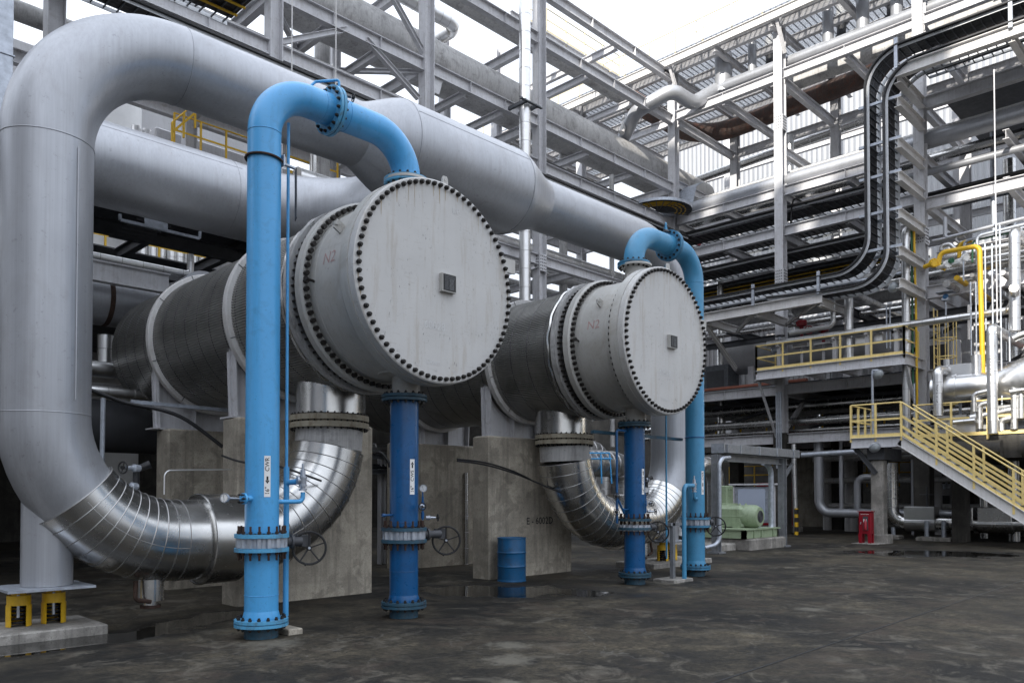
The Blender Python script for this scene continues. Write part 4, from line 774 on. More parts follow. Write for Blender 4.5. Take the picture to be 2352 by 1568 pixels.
b = MB(); [b.cbox(11.5 + k * .8, 28.5, 12.0, 11.9 + k * .8, 29, 13.6, .03) for k in range(3)]; b.build('cabinet', 'dark_steel', eq, smooth=False)
# ------------------------------------------------------------------ lower structures behind the exchangers
pipe('clad pipe on the low rack between the two exchangers', [at(820, 1026, y=16.5), at(1090, 1040, y=16.5)], .11, 'clad_bright', seam=.5)
lr = Frame('low_rack', 'low steel rack with black cables between the exchangers', (10, 16.6, 0), 'galv_dark', 'pipe rack')
z1 = at(960, 1052, y=16.3).z; z2 = at(960, 1085, y=16.3).z
for z in (z1, z2): lr.beam((7.5, 16.3, z), (17, 16.3, z), .12, .1)
for x in (8.9, 12, 15): lr.col(x, 16.4, 0, z1, .16, 'steel')
b = MB(); [b.tube([(7.5, 16.3 + .05 * k, z2 + .1 + .035 * (k % 3)), (17, 16.3 + .05 * k, z2 + .1 + .035 * (k % 3))], .03, 6) for k in range(8)]; b.build('cables', 'cable_black', lr.t)
def wall(label, x0, y0, x1, y1, h, m='concrete_dark', name='concrete_wall', cat='wall', z0=0):
    b = MB(); b.cbox(x0, y0, z0, x1, y1, h, .04); o = b.build(name, m, smooth=False); tag(o, label, cat); return rehome(o, ((x0 + x1) / 2, (y0 + y1) / 2, z0))
wall('grey concrete wall panel between the dark blue pipe and the marked pier', 9.55, 17.2, 11.9, 17.5, 2.6, 'concrete_pale')
wall('narrow concrete wall panel behind the nearer dark blue pipe', 7.6, 17.6, 9.0, 17.9, 2.5, 'concrete')
wall('dim concrete wall far behind the rack, left side', -12, 34, 15.5, 34.4, 12.3)
wall('dim concrete wall far behind the rack, middle', 15.6, 35, 34, 35.4, 6.8)
pipe('thin clad standpipe left of the marked pier', [at(1071, 1295, y=14.8), at(1071, 1085, y=14.8)], .05, 'clad', seam=.4, n=10)
pipe('slim blue drain pipe frame seen right of the marked pier', [at(1352, 1062, y=14), at(1352, 1140, y=14)], .03, 'blue', n=8)
for i, (px, py, yy, r) in enumerate(((1392, 1030, 21, .45), (1412, 1060, 19, .5))):
    a = at(px - 45 + i * 30, py + 5, y=yy); pipe('%s clad pipe bending down beyond the marked pier' % ('upper far', 'nearer')[i], [(a.x - 3, yy, a.z), (a.x + 1.0, yy, a.z), (a.x + 1.0, yy, .2)], r, 'clad_bright', .8, .35, n=28)
b = MB(); P = [at(*c, y=18.5) for c in ((1350, 1040), (1400, 1040), (1405, 1110), (1380, 1040), (1382, 1110), (1350, 1053), (1405, 1053))]
for a, c in ((0, 1), (1, 2), (3, 4), (5, 6)): b.rod(P[a], P[c], .03, 8)
o = b.build('pipe_guard', 'blue'); tag(o, 'small light blue pipe frame right of the marked pier', 'pipe frame'); rehome(o, P[2])

b = MB(); b.box(-14, 19.3, 6.42, 9.0, 33.5, 6.5); b.box(9.0, 23.0, 6.42, 33.0, 33.5, 6.5); o = b.build('shade_floor', 'dark_steel', smooth=False); tag(o, 'dark floor plate added low in the rack to shade behind the exchangers', 'floor'); rehome(o, (10, 26, 6.42))  # plates added to cut the skylight behind the exchangers
# ------------------------------------------------------------------ right hand rack (runs along y at x = 34)
RX, RX2 = 34.0, 40.2
rr = Frame('process_rack', 'right hand steel rack with trays, decks and concrete legs', (RX, 13, 0))
YS = (22, 16.35, 10.45, 4.6, -1.2)
for y in YS:
    if y < 22: rr.col(RX, y, 4.5, 23.3, .42)
    rr.col(RX2, y, 4.5, 23.3, .42)
    for x in (RX, RX2):
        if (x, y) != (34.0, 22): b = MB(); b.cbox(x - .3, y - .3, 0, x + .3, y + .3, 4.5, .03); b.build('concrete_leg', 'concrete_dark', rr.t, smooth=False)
for y0, y1 in zip(YS, YS[1:]):
    for z in (13.6, 15.42, 20.75, 6.45, 4.25):
        if y0 < 12 and z in (13.6, 15.42): continue
        rr.beam((RX, y0 - .21, z), (RX, y1 + .21, z), .44, .26, stiff=1); rr.beam((RX2, y0 - .21, z), (RX2, y1 + .21, z), .42, .24)
    if y0 < 12: rr.beam((RX, y0 - .21, 13.3), (RX, y1 + .21, 13.3), .46, .26); rr.beam((RX, y0 - .21, 17.35), (RX, y1 + .21, 17.35), .5, .28); rr.beam((RX + 2, y0, 11.7), (RX + 2, y1, 11.7), .3, .2); rr.beam((RX, y0 - .21, 9.75), (RX, y1 + .21, 9.75), .5, .28)
for y in YS:
    for z in (6.4, 9.75, 13.5, 15.3, 17.4, 20.6): rr.beam((RX + .21, y, z), (RX2 - .21, y, z), .4, .24, name='cross_beam')
    rr.brace((RX + .2, y, 4.6), (RX + 2.4, y, 6.2), .16)
for y in (19.2, 13.4, 7.5, 1.5):
    for z in (13.5, 15.3, 20.6): rr.beam((RX + .14, y, z), (RX2 - .14, y, z), .36, .22, name='cross_beam')
rr.brace((RX2, 16.4, 9.9), (RX2, 10.6, 13.2), .2); rr.beam((RX2 + 5, 22, 10.5), (RX2 + 5, 0, 10.5), .4, .24)
# top deck
td = Frame('top_deck', 'open grating deck on joists at the top of the right hand rack', (37, 15, 23.1), 'steel', 'deck')
for x in (34.0, 35.6, 37.2, 38.8, 40.4, 42.0): td.beam((x, -2, 23.15), (x, 36, 23.15), .36 if x > 34 else .44, .2)
for y in (33, 28, 22, 19.2, 16.35, 13.4, 10.45, 7.5, 4.6): td.beam((33.2, y, 22.85), (42.2, y, 22.85), .3, .2, name='joist')
b = MB(); b.box(33.0, -2, 23.36, 42.4, 36, 23.39); b.build('grating', 'grating', td.t, smooth=False)
rr_l = [(33.1, 3, 23.42), (33.1, 35, 23.42)]; rail(td.t, rr_l, 1.1, 1.5, 'yellow_pale', toe=False); b = MB(); b.ibeam((33.1, -2, 23.1), (33.1, 36, 23.1), .4, .18); b.build('edge_channel', 'steel_light', td.t, smooth=False)
for y in (21.7, 16.1, 10.2): td.brace((33.2, y, 23.0), (34.0, y, 21.7), .14)
for i, (y, h) in enumerate(((14.5, 1.6), (12.3, 1.3), (18.0, 1.2), (8.6, 1.4), (10.4, .9))):
    t = thing('deck_valve', ('%s of the white capped valves on the top deck' % ('tall first', 'second', 'third', 'fourth', 'low fifth')[i]), 'valve', (36.4, y, 23.4), 'valves on the top deck'); b = MB(); b.lathe((36.4, y, 22.2), (0, 0, 1), [(0, .16), (.5, .16), (.5, .3), (.6, .3), (.6, .2), (1.2, .2), (1.2, .32), (1.3, .32)], 16); b.build('valve_body', 'dark_steel', t); b = MB(); b.lathe((36.4, y, 23.5), (0, 0, 1), [(0, .22), (h * .5, .24), (h * .55, .12), (h, .1)], 16); b.build('actuator', 'white', t)
for i, (px, yb) in enumerate(((1605, 40), (1439, 170))):
    a = at(px, yb + 42, x=33.4); pipe('slim white mast with dark tip on the %s railing' % ('far' if i else 'upper right'), [(33.2, a.y, 23.4), (33.2, a.y, 25.2)], .05, 'white', name='mast', cat='mast', n=8)
# pipes carried by the rack
pipe('clean grey pipe lying on the second beam of the right hand rack', [(34.45, 24.5, 16.02), (34.45, 1, 16.02)], .33, 'header', n=32)
pipe('thinner pipe beneath the clean grey pipe of the right hand rack', [(34.9, 21.5, 14.9), (34.9, 1, 14.9)], .14, 'header')
pipe('rust brown fat pipe bending away under the top deck', [(33.05, 23.9, 21.95), (39.8, 23.9, 22.0), (39.8, 1, 22.75)], .5, 'rusty_pipe', 2.4, n=36)
pf = pipe('fat dark grey pipe with a bolted blind end under the top deck', [(36.2, 17.0, 21.35), (36.2, 0, 21.35)], .34, 'dull_pipe', n=28)
b = MB(); b.lathe((36.2, 17.0, 21.35), (0, 1, 0), [(0, .34), (0, .46), (.16, .46), (.16, 0)], 32, caps=False); fl = b.build('blind_flange', 'dull_pipe', pf); bolts(fl, (36.2, 17.08, 21.35), (0, 1, 0), .41, 16, BM_SHORT, .5)
pipe('thin dark grey pipe with a hooked end under the top deck', [(36.0, 16.2, 22.35), (36.0, 16.9, 21.95), (36.0, 16.4, 21.9), (36.0, 0, 21.9)], .2, 'dull_pipe', .3)
pipe('clad pipe with rusty collars in front of the bright sheeting', [(42.5, 30, 20.9), (42.5, 2, 21.9)], .24, 'clad', seam=.6)
# trays under the cross beams
for i, (x, z) in enumerate(((34.6, 14.8), (36.9, 14.6), (34.6, 12.8), (36.9, 12.55), (38.2, 11.9))):
    tray('%s black cable tray under the beams of the right hand rack' % ('front upper', 'rear upper', 'front lower', 'middle lower', 'rear lower')[i], [(x, 24, z), (x, 11.6 if i != 1 else 2, z)], 2.0, (1, 0, 0), 'galv_dark' if i % 2 else 'galv', group='cable trays in the right hand rack', cable_m='yellow_deep' if i == 3 else None)
cable('black cable drooping along the upper trays of the right hand rack', [at(1816, 540, x=34.6), at(1822, 460, x=34.6), at(1850, 468, x=34.6), at(1880, 470, x=34.8), at(1925, 455, x=35), at(1955, 440, x=35), at(1985, 420, x=35)], .04)
# bracketed trays: they rise in front of the rack and turn along it above and below
TX = 31.0; br = Frame('tray_brackets', 'row of white bracket beams holding the tall cable trays', (TX, 10.45, 9.6), 'steel_light', 'bracket frame')
for k, z in enumerate((16.55, 15.0, 13.75, 12.35, 10.95, 9.75)):
    br.beam((TX, 10.3, z - .16), (RX - .22, 10.3, z - .16), .36, .24, name='bracket_beam')
    if k < 5: b = MB(); b.angle((TX + .05, 10.2, z + .03), (TX + .05, 11.75, z + .03), .1, .012); b.build('angle', 'galv', br.t, smooth=False); b = MB(); b.angle((TX + 1.05, 10.3, z + .03), (TX + 1.05, 11.75, z + .03), .1, .012); b.build('angle', 'galv', br.t, smooth=False)
br.beam((TX, 10.35, 17.5), (TX, 1.0, 17.5), .42, .26, name='upper_beam'); br.beam((TX, 10.3, 17.3), (RX - .2, 10.3, 17.3), .4, .26, name='bracket_beam'); br.beam((TX, 6.6, 17.3), (RX - .2, 6.6, 17.3), .3, .2, name='bracket_beam')
for y in (10.3, 6.6, 3.0): br.bar((TX - .1, y, 17.6), (TX - .1, y, 18.75), .12, .1, 'tray_post', 'galv', (1, 0, 0))
br.beam((TX, 13.2, 9.55), (TX, 24.5, 9.55), .42, .26, name='lower_beam')
for y in (13.3, 18.4, 16.0): br.beam((TX, y, 9.4), (RX - .2, y, 9.4), .34, .2, name='bracket_beam')
for y in (13.3, 16.1, 18.6): br.bar((TX - .12, y, 9.7), (TX - .12, y, 10.6), .11, .09, 'tray_post', 'galv', (1, 0, 0))
for y0, y1 in ((13.5, 16.0), (16.2, 18.4)): br.brace((TX + .1, y0, 9.4), (RX - .3, y1, 9.3), .12)
br.brace((TX + .1, 18.5, 9.3), (RX - .2, 18.5, 7.6), .16); br.col(RX - .9, 20.3, 6.6, 9.3, .26, 'steel')
T2 = 'tall bracketed cable trays'
tray('tall cable tray, outer of the two, bending over the white brackets', [(TX, 1.0, 18.45), (TX, 11.4, 18.45), (TX, 11.4, 10.35), (TX, 24.5, 10.35)], 1.2, (1, 0, 0), 'galv', br=1.25, sh=.16, rung=.3, group=T2, flip=-1)
tray('tall cable tray, inner of the two, bending over the white brackets', [(TX, 1.0, 17.75), (TX, 10.72, 17.75), (TX, 10.72, 9.72), (TX, 13.4, 9.72), (TX, 15.5, 9.9)], 1.2, (1, 0, 0), 'galv', br=1.25, sh=.16, rung=.3, group=T2, flip=-1)
b = MB()
for p, s in (((TX - .015, 17.2, 10.36), 'OLI-ELT-5036'), ((TX - .015, 8.6, 18.46), 'OLI-ECT-5180')):
    o = text_on(s, .14, lambda u, v, p=p: Vector((p[0], p[1] - u, p[2] + v)), 'tray_lettering', 'black', None); tag(o, 'black stencil code on the %s tray rail' % ('lower' if 'ELT' in s else 'upper'), 'lettering'); rehome(o, p)
# translucent sheeting and building behind
def sheeting(label, x, y0, y1, z0, z1, m, pitch=.32, dep=.07, pos=()):
    b = MB(); P = []; y = y0
    while y < y1:
        for f, d in ((0, 0), (.3, 0), (.42, dep), (.88, dep)): P.append((x + d, y + f * pitch))
        y += pitch
    n = len(P); b.add([(p[0], p[1], z) for z in (z0, z1) for p in P], [(i, i + 1, n + i + 1, n + i) for i in range(n - 1)]); o = b.build('sheeting_wall', m, smooth=False); tag(o, label, 'wall'); return rehome(o, (x, (y0 + y1) / 2, z0))
sheeting('bright white corrugated sheeting behind the right hand rack', 47, 8.5, 33, 12.42, 27, 'sheet')
sheeting('grey corrugated sheeting lower behind the right hand rack', 46.4, 4.0, 30, 7.2, 12.4, 'vessel')
sheeting('pale blue corrugated wall at the right edge behind the brackets', 52, -12, 7.9, 3, 25, 'blue_wall')
bf = Frame('wall_frame', 'grey columns and rails in front of the bright sheeting', (46, 18, 8), 'steel', 'wall frame')
for y in (25.4, 18.6, 12.2): bf.col(45.6, y, 4.5, 26, .42)
for z in (16.2, 19.3, 22.3, 13.0): bf.beam((45.6, 33, z), (45.6, 8, z), .36, .24, name='rail')
pipe('thin bright red vertical pipe on the white sheeting', [(45.9, at(1605, 400, x=45.9).y, 5), (45.9, at(1605, 400, x=45.9).y, 22)], .14, 'red')
b = MB(); b.box(34.3, -5, 17.62, 41, 9.8, 17.68); uf = b.build('upper_floor', 'dark_steel', smooth=False); tag(uf, 'dark plated floor at the upper right corner under the top deck', 'floor'); rehome(uf, (37, 3, 17.6))
tray('dark cable tray running off the upper right corner behind the white beam', [(32.5, 10.0, 18.2), (32.5, -2, 18.2)], 1.2, (1, 0, 0), 'galv_dark', group='cable trays in the right hand rack')
# levels: slabs and equipment inside the rack
fl = thing('equipment_floor', 'dark steel floor inside the right hand rack', 'floor', (37, 10, 6.7)); b = MB(); b.box(34.25, -6, 6.72, 42, 24, 6.78); b.build('floor_plate', 'dark_steel', fl, smooth=False)
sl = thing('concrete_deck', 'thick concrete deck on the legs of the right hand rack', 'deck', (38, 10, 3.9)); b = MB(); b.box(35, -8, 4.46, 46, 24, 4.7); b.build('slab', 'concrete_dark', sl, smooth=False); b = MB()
for y in (19, 13.4, 7.5, 1.5): b.box(34.4, y - .2, 4.0, 46, y + .2, 4.45)
b.build('rib', 'concrete_dark', sl, smooth=False)
v = thing('vessel', 'big grey horizontal vessel on the floor behind the railed platform', 'vessel', (37.6, 17, 6.8), None); b = MB(); b.lathe((37.6, 12.9, 8.85), (0, 1, 0), [(0, 0), (.03, .35), (.14, .65), (.32, .84), (.5, .9), (8.0, .9), (8.3, .8), (8.5, .4), (8.55, 0)], 56); b.build('shell', 'vessel', v)
b = MB(); [b.box(36.9, y - .15, 6.8, 38.3, y + .15, 8.2) for y in (14.6, 19.4)]; b.build('saddle', 'steel', v, smooth=False)
pipe('brown red pipe on the beam left of the railed platform', [(34.7, 24, 6.85), (34.7, 15.5, 6.85)], .13, 'brick_red'); pipe('thick brown red pipe behind the yellow ladder', [(36.5, 12, 6.6), (36.5, -4, 6.6)], .26, 'brick_red')
pipe('clad pipe along the concrete legs of the right hand rack', [(34.75, 25, 5.05), (34.75, -2, 5.05)], .19, 'clad', seam=.5)
pipe('thinner clad pipe just above the concrete deck edge', [(34.55, 25, 4.62), (34.55, -2, 4.62)], .08, 'clad', seam=.7)
ry = Frame('inner_railing', 'deep yellow railing in the dark behind the concrete legs', (38, 14, 4.7), 'steel', 'railing'); rail(ry.t, [(38, 22, 4.75), (38, 9, 4.75)], 1.1, 1.5, 'yellow_deep'); 
yr2 = Frame('ground_railing', 'dim yellow railing low behind the concrete legs', (43, 14, 2.2), 'steel', 'railing'); rail(yr2.t, [(43, 24, 2.3), (43, 8, 2.3)], 1.1, 1.6, 'yellow_deep', toe=False)
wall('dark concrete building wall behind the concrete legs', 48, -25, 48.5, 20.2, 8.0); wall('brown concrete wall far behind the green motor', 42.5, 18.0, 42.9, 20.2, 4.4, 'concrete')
wall('concrete wall far left of the green motor', 48, 20.9, 48.5, 48, 8.0)
for i, (x, y) in enumerate(((38.5, 8.0), (41, 11.5), (38.0, 13.4), (43.5, 6.0), (39.5, 4.0), (42, 16.0))): wall('%s dark square column under the concrete deck' % ('slim first', 'second', 'third', 'fourth', 'fifth', 'sixth')[i], x, y, x + .5, y + .5, 4.4, name='concrete_column', cat='column')
# ------------------------------------------------------------------ railed platform and its pipework
PX, PY0, PY1, PZ = 31.9, 10.45, 16.5, 7.08
pl = Frame('platform', 'steel platform with pale yellow railing and control valves', (PX, 13.4, 6.7), 'steel', 'platform')
b = MB(); b.chan((PX, PY1, PZ - .2), (PX, PY0, PZ - .2), .4, .12, .016, 1); b.chan((PX, PY0, PZ - .2), (RX - .2, PY0, PZ - .2), .4, .12, .016, 1); b.chan((RX - .2, PY1, PZ - .2), (PX, PY1, PZ - .2), .4, .12, .016, 1); b.build('edge_channel', 'steel', pl.t, smooth=False)
for y in (11.6, 13.0, 14.4): pl.beam((PX + .1, y, PZ - .22), (RX, y, PZ - .22), .3, .16)
b = MB(); b.box(PX + .02, PY0, PZ + .0, RX - .2, PY1, PZ + .03); b.build('deck_plate', 'dark_steel', pl.t, smooth=False)
rail(pl.t, [(RX - .3, PY1, PZ), (PX, PY1, PZ), (PX, PY0, PZ), (RX - .5, PY0, PZ)], 1.08, 1.28, 'yellow')
for y in (PY1, PY0): pl.bar((PX + .2, y, PZ - .4), (RX - .1, y, PZ - 3.0), .09, .09, 'brace')
pipe('long clad pipe running along the platform railing to the right edge', [(32.35, 16.2, 8.27), (32.35, 7.0, 8.27), (31.6, 6.7, 8.35), (30.4, 6.5, 8.6)], .135, 'clad_bright', .3, .42)
pipe('clad pipe rising at the platform and turning back under the trays', [(32.7, 12.83, 7.3), (32.7, 12.83, 10.0), (39, 12.83, 10.0)], .17, 'clad_bright', .32, .4)
lp = pipe('slim white pipe lettered C4+ rising at the platform', [(32.4, 15.2, 8.62), (32.4, 13.35, 8.65), (32.4, 13.35, 10.15), (35.5, 13.35, 10.15)], .105, 'clad_bright', .22)
text_on('C4+ E-6206  D-6301', .12, lambda u, v: cyl_map(32.4, 13.35, .109, 9.35, view_ang(32.4, 13.35, 5))(-v, u), 'lettering', 'black', lp, bold=True)
for i, (px, py, sc_) in enumerate(((1841, 742, 1.), (1891, 754, 1.05))):
    c = at(px, py, x=32.9); t = thing('control_valve', ('red domed control valve with %s on the platform' % ('a side handwheel' if i == 0 else 'no handwheel, right of the other')), 'valve', (c.x, c.y, PZ), 'red control valves on the platform')
    b = MB(); b.lathe(c - Vector((0, 0, .16)), (0, 0, 1), [(0, .1), (.04, .22), (.12, .225), (.12, .24), (.18, .24), (.18, .225), (.26, .2), (.3, .06), (.3, 0)], 24, caps=False); b.lathe(c - Vector((0, 0, .62)), (0, 0, 1), [(0, .07), (.2, .06), (.47, .06)], 12)
    b.box(c.x - .13, c.y - .03, c.z - .5, c.x - .09, c.y + .03, c.z - .14); b.box(c.x + .09, c.y - .03, c.z - .5, c.x + .13, c.y + .03, c.z - .14); b.build('actuator', 'red', t)
    if i == 0: b = MB(); wheel(b, (c.x - .1, c.y - .36, c.z - .36), (-.6, -.3, 0), .17, .022, 5, .02); b.rod((c.x, c.y, c.z - .36), (c.x - .08, c.y - .34, c.z - .36), .03); b.build('handwheel', 'red', t); b = MB(); b.lathe((c.x - .1, c.y + .38, c.z - .36), (-1, 0, 0), [(0, .08), (.12, .08)], 12); b.build('positioner', 'drum_blue', t)
    b = MB(); b.cbox(c.x - .2, c.y - .35, PZ + .95, c.x + .25, c.y + .35, c.z - .62, .02); b.build('insulation_box', 'clad_bright', t, smooth=False); b = MB(); b.rod((c.x, c.y, PZ + .03), (c.x, c.y, PZ + 1), .06); b.build('stand', 'steel', t)
hv = thing('gate_valve', 'grey gate valve with dark flat handwheel left of the red valves', 'valve', tuple(at(1790, 800, x=32.6))); c = at(1790, 780, x=32.6); b = MB(); b.lathe(c + Vector((0, 0, -.5)), (0, 0, 1), [(0, .13), (.25, .12), (.25, .2), (.32, .2), (.34, .07), (.62, .05)], 16); b.lathe(c + Vector((0, .3, -.42)), (0, -1, 0), [(0, .2), (.05, .2), (.05, .12), (.5, .12), (.5, .2), (.55, .2)], 16); b.build('valve_body', 'galv', hv); b = MB(); wheel(b, c + Vector((0, 0, .16)), (0, 0, 1), .22, .02, 5, .0); b.build('handwheel', 'dark_steel', hv)
for i, (y0, y1, z0, z1) in enumerate(((12.6, 11.5, 8.2, 8.75), )):
    b = MB(); b.cbox(32.7, y1, z0 - .35, 33.1, y0, z1 - .25, .02); o = b.build('insulation_box', 'clad_bright', smooth=False); tag(o, 'flat bright insulation box behind the platform railing', 'insulation box'); rehome(o, (32.9, y0, z0))
pst = Frame('pipe_posts', 'grey stanchions carrying the clad pipes on the platform', (32.5, 13, PZ), 'steel', 'stanchions')
for y in (15.7, 13.3, 12.0, 10.9): pst.col(32.45, y, PZ + .03, 8.12, .16); pst.bar((32.2, y, 8.12), (32.75, y, 8.12), .1, .06, 'shoe', 'steel_light')
pipe('tall bright clad pipe dropping in front of the platform corner', [at(2083, 1012, x=32.7), at(2081, 705, x=32.7), at(2079, 525, x=32.7), at(2079, 525, x=32.7) + Vector((2.5, 0, 0))], .15, 'clad_bright', .25, .5)
pipe('thin yellow vertical line beside the tall clad pipe', [at(2107, 960, x=33), at(2104, 720, x=33), at(2099, 520, x=33)], .045, 'yellow_deep', 3, n=8); pipe('thin dark green vertical line beside the tall clad pipe', [at(2097, 900, x=33), at(2094, 520, x=33)], .04, 'green_dark', n=8)
# ladder with safety cage
ld = thing('caged_ladder', 'pale yellow caged ladder right of the platform', 'ladder', (33.2, 10.0, 3.9)); b = MB(); cx, cy = 33.3, 9.75
b.bar((cx - .22, cy, 4.2), (cx - .22, cy, 8.9), .06, .03); b.bar((cx + .22, cy, 4.2), (cx + .22, cy, 8.9), .06, .03); b.build('stile', 'yellow', ld, smooth=False); b = MB(); [b.rod((cx - .22, cy, 4.4 + .3 * k), (cx + .22, cy, 4.4 + .3 * k), .015, 6) for k in range(15)]; b.build('rung', 'yellow', ld)
b = MB(); hp = lambda z: [Vector((cx + .37 * math.cos(a), cy - .35 + .37 * math.sin(a), z)) for a in [rad(115 + 310 * k / 20) for k in range(21)]]
for z in (5.2, 6.1, 7.0, 7.7, 8.5): b.tube(hp(z), .022, 6)
for k in (3, 6, 10, 14, 17): b.tube([hp(5.2)[k], hp(8.5)[k]], .018, 6)
b.build('cage', 'yellow', ld)
# yellow bent gas line with blind flanges
yg = pipe('bright yellow bent gas line at the right', [at(2172, 617, x=32), at(2155, 612, x=32), at(2160, 580, x=32), at(2250, 564, x=32), at(2257, 840, x=32), at(2258, 900, x=32)], .085, 'yellow_deep', .22, n=16)
for i, (px, py, m, r) in enumerate(((2145, 604, 'yellow_deep', .17), (2176, 607, 'white', .15), (2209, 601, 'white', .13), (2217, 592, 'white', .14), (2184, 599, 'green_dark', .09))):
    c = at(px, py, x=31.7); b = MB(); b.lathe(c, (-.6, -.8, 0), [(-.5, r * .5), (-.06, r * .5), (-.06, r), (.05, r), (.05, 0)], 20, caps=False); [b.lathe(c + Vector((0, 0, 0)) + frame((-.6, -.8, 0))[1] * (r * .8 * math.cos(k * .785)) + frame((-.6, -.8, 0))[2] * (r * .8 * math.sin(k * .785)), (-.6, -.8, 0), [(.05, .022), (.09, .022)], 6) for k in range(8)]
    o = b.build('blind_flange', m); tag(o, '%s round blind flange beside the yellow gas line' % ('yellow', 'leftmost white', 'middle white', 'upper white', 'small dark green')[i], 'flange'); rehome(o, c)
for i, (px, y0, y1, x) in enumerate(((2229, 648, 930, 31.6), (2241, 648, 900, 31.6), (2278, 560, 930, 31.2), (2296, 517, 930, 31.2), (2318, 740, 830, 31.2), (2283, 200, 740, 30.0), (2213, 600, 645, 31.6))):
    if i == 5: a, c = at(px, y0 - 40, x=x), at(2299, 740, x=x)
    else: a, c = at(px, y0, x=x), at(px + 2, y1, x=x)
    pipe('%s thin galvanised conduit hanging at the right' % ('first', 'second', 'third', 'fourth', 'short fifth', 'longest white', 'shortest upper')[i], [a, (a.x, a.y, c.z)], .02 if i == 5 else .028, 'steel' if i == 5 else 'galv', n=8, group='thin conduits at the right', name='conduit', cat='conduit')
lt = 'tall white clad pipes at the right edge'
pipe('fat bright clad pipe standing at the right edge', [at(2331, 760, x=31), at(2330, 528, x=31), at(2330, 528, x=31) + Vector((2, 0, 0))], .17, 'clad_bright', .3, .42, group=lt)
e6 = pipe('bright clad pipe lettered 4" LS beside the ribbed exchanger at the right', [at(2281, 995, x=30.6), at(2277, 752, x=30.6), at(2277, 752, x=30.6) + Vector((4, 0, 0))], .165, 'clad_bright', .2, .42, group=lt)
a = at(2277, 800, x=30.6); text_on('4" LS  E-6206', .13, lambda u, v: cyl_map(a.x, a.y, .169, a.z - .6, view_ang(a.x, a.y, 0))(-v, u), 'lettering', 'black', e6, bold=True)
e7 = pipe('bright clad pipe with elbow lettered 4" LS over the stairs', [at(2155, 955, x=30.9), at(2153, 848, x=30.9), at(2153, 848, x=30.9) + Vector((1.6, -.3, 0))], .165, 'clad_bright', .22, .4, group=lt)
a2 = at(2153, 905, x=30.9); text_on('4" LS  E-6206', .12, lambda u, v: cyl_map(a2.x, a2.y, .169, a2.z, view_ang(a2.x, a2.y, 5))(-v, u), 'lettering', 'black', e7, bold=True)
pipe('horizontal clad pipe stub at the right edge under the fat pipe', [at(2328, 778, x=30.4), at(2340, 772, x=30.4), at(2420, 745, x=30.4)], .12, 'clad_bright', seam=.4)
b = MB(); c = at(2190, 853, x=31.8); b.cbox(c.x - .3, c.y - .7, c.z - .3, c.x + .5, c.y + .3, c.z + .22, .03); b.lathe(c + Vector((-.1, .2, .2)), (0, 0, 1), [(0, .1), (.25, .1)], 12); o = b.build('insulation_box', 'clad_bright', smooth=False); tag(o, 'boxy bright insulation cover over the little exchanger', 'insulation box'); rehome(o, c)
sx = thing('small_exchanger', 'small bright exchanger with ribbed shell at the right edge', 'heat exchanger', tuple(at(2170, 960, x=31.6))); c = at(2172, 893, x=31.6)
b = MB(); b.lathe(c, (0, -1, 0), [(-.4, 0), (-.4, .48), (.35, .48), (.35, .5), (.42, .5), (.42, .46), (1.5, .46), (1.5, .5), (1.6, .5), (2.7, .95), (2.9, .95)], 40); b.build('channel', 'clad_bright', sx)
prof = []
b = MB(); b.lathe(c, (0, -1, 0), [(2.9 + k * .06, .95 + (.018 if k % 2 else 0)) for k in range(80)], 40); b.build('shell', 'rib_bright', sx)
b = MB(); b.rod(c + Vector((0, -1.0, .2)), c + Vector((0, -1.0, 1.1)), .16, 20); b.rod(c + Vector((0, -1.0, -.3)), c + Vector((0, -1.0, -1.9)), .2, 20); b.build('nozzle', 'clad_bright', sx); b = MB(); b.box(c.x - .5, c.y - 3.6, c.z - 2.0, c.x + .5, c.y - 3.3, c.z - .6); b.build('saddle', 'steel', sx, smooth=False)
pw = 'small white pipes behind the right hand railing'
for i, pts in enumerate((((2237, 945), (2237, 905), (2270, 897)), ((2250, 985), (2250, 930), (2290, 920)), ((2300, 990), (2300, 965), (2352, 955)), ((2190, 970), (2240, 965)), ((2330, 985), (2330, 890)), ((2230, 960), (2340, 938)), ((2320, 900), (2400, 888)), ((2345, 960), (2345, 850)))):
    pipe('%s little white clad pipe behind the right hand railing' % ('first', 'second', 'third', 'fourth', 'fifth', 'sixth', 'seventh', 'eighth')[i], [at(*p, x=30.8 + .15 * (i % 3)) for p in pts], .08 + .03 * (i % 3), 'clad_bright', .15, .35, group=pw, n=14)
for i, (px, py) in enumerate(((2185, 962), (2265, 965), (2330, 938), (2205, 978))):
    c = at(px, py, x=31.6 - .2 * i); b = MB(); b.cbox(c.x, c.y - .5, c.z - .3, c.x + .4, c.y + .5, c.z + .15, .02); o = b.build('insulation_box', 'clad_bright', smooth=False); tag(o, '%s silvery box among the white pipes behind the right railing' % ('first', 'second', 'third', 'fourth')[i], 'insulation box'); rehome(o, c)
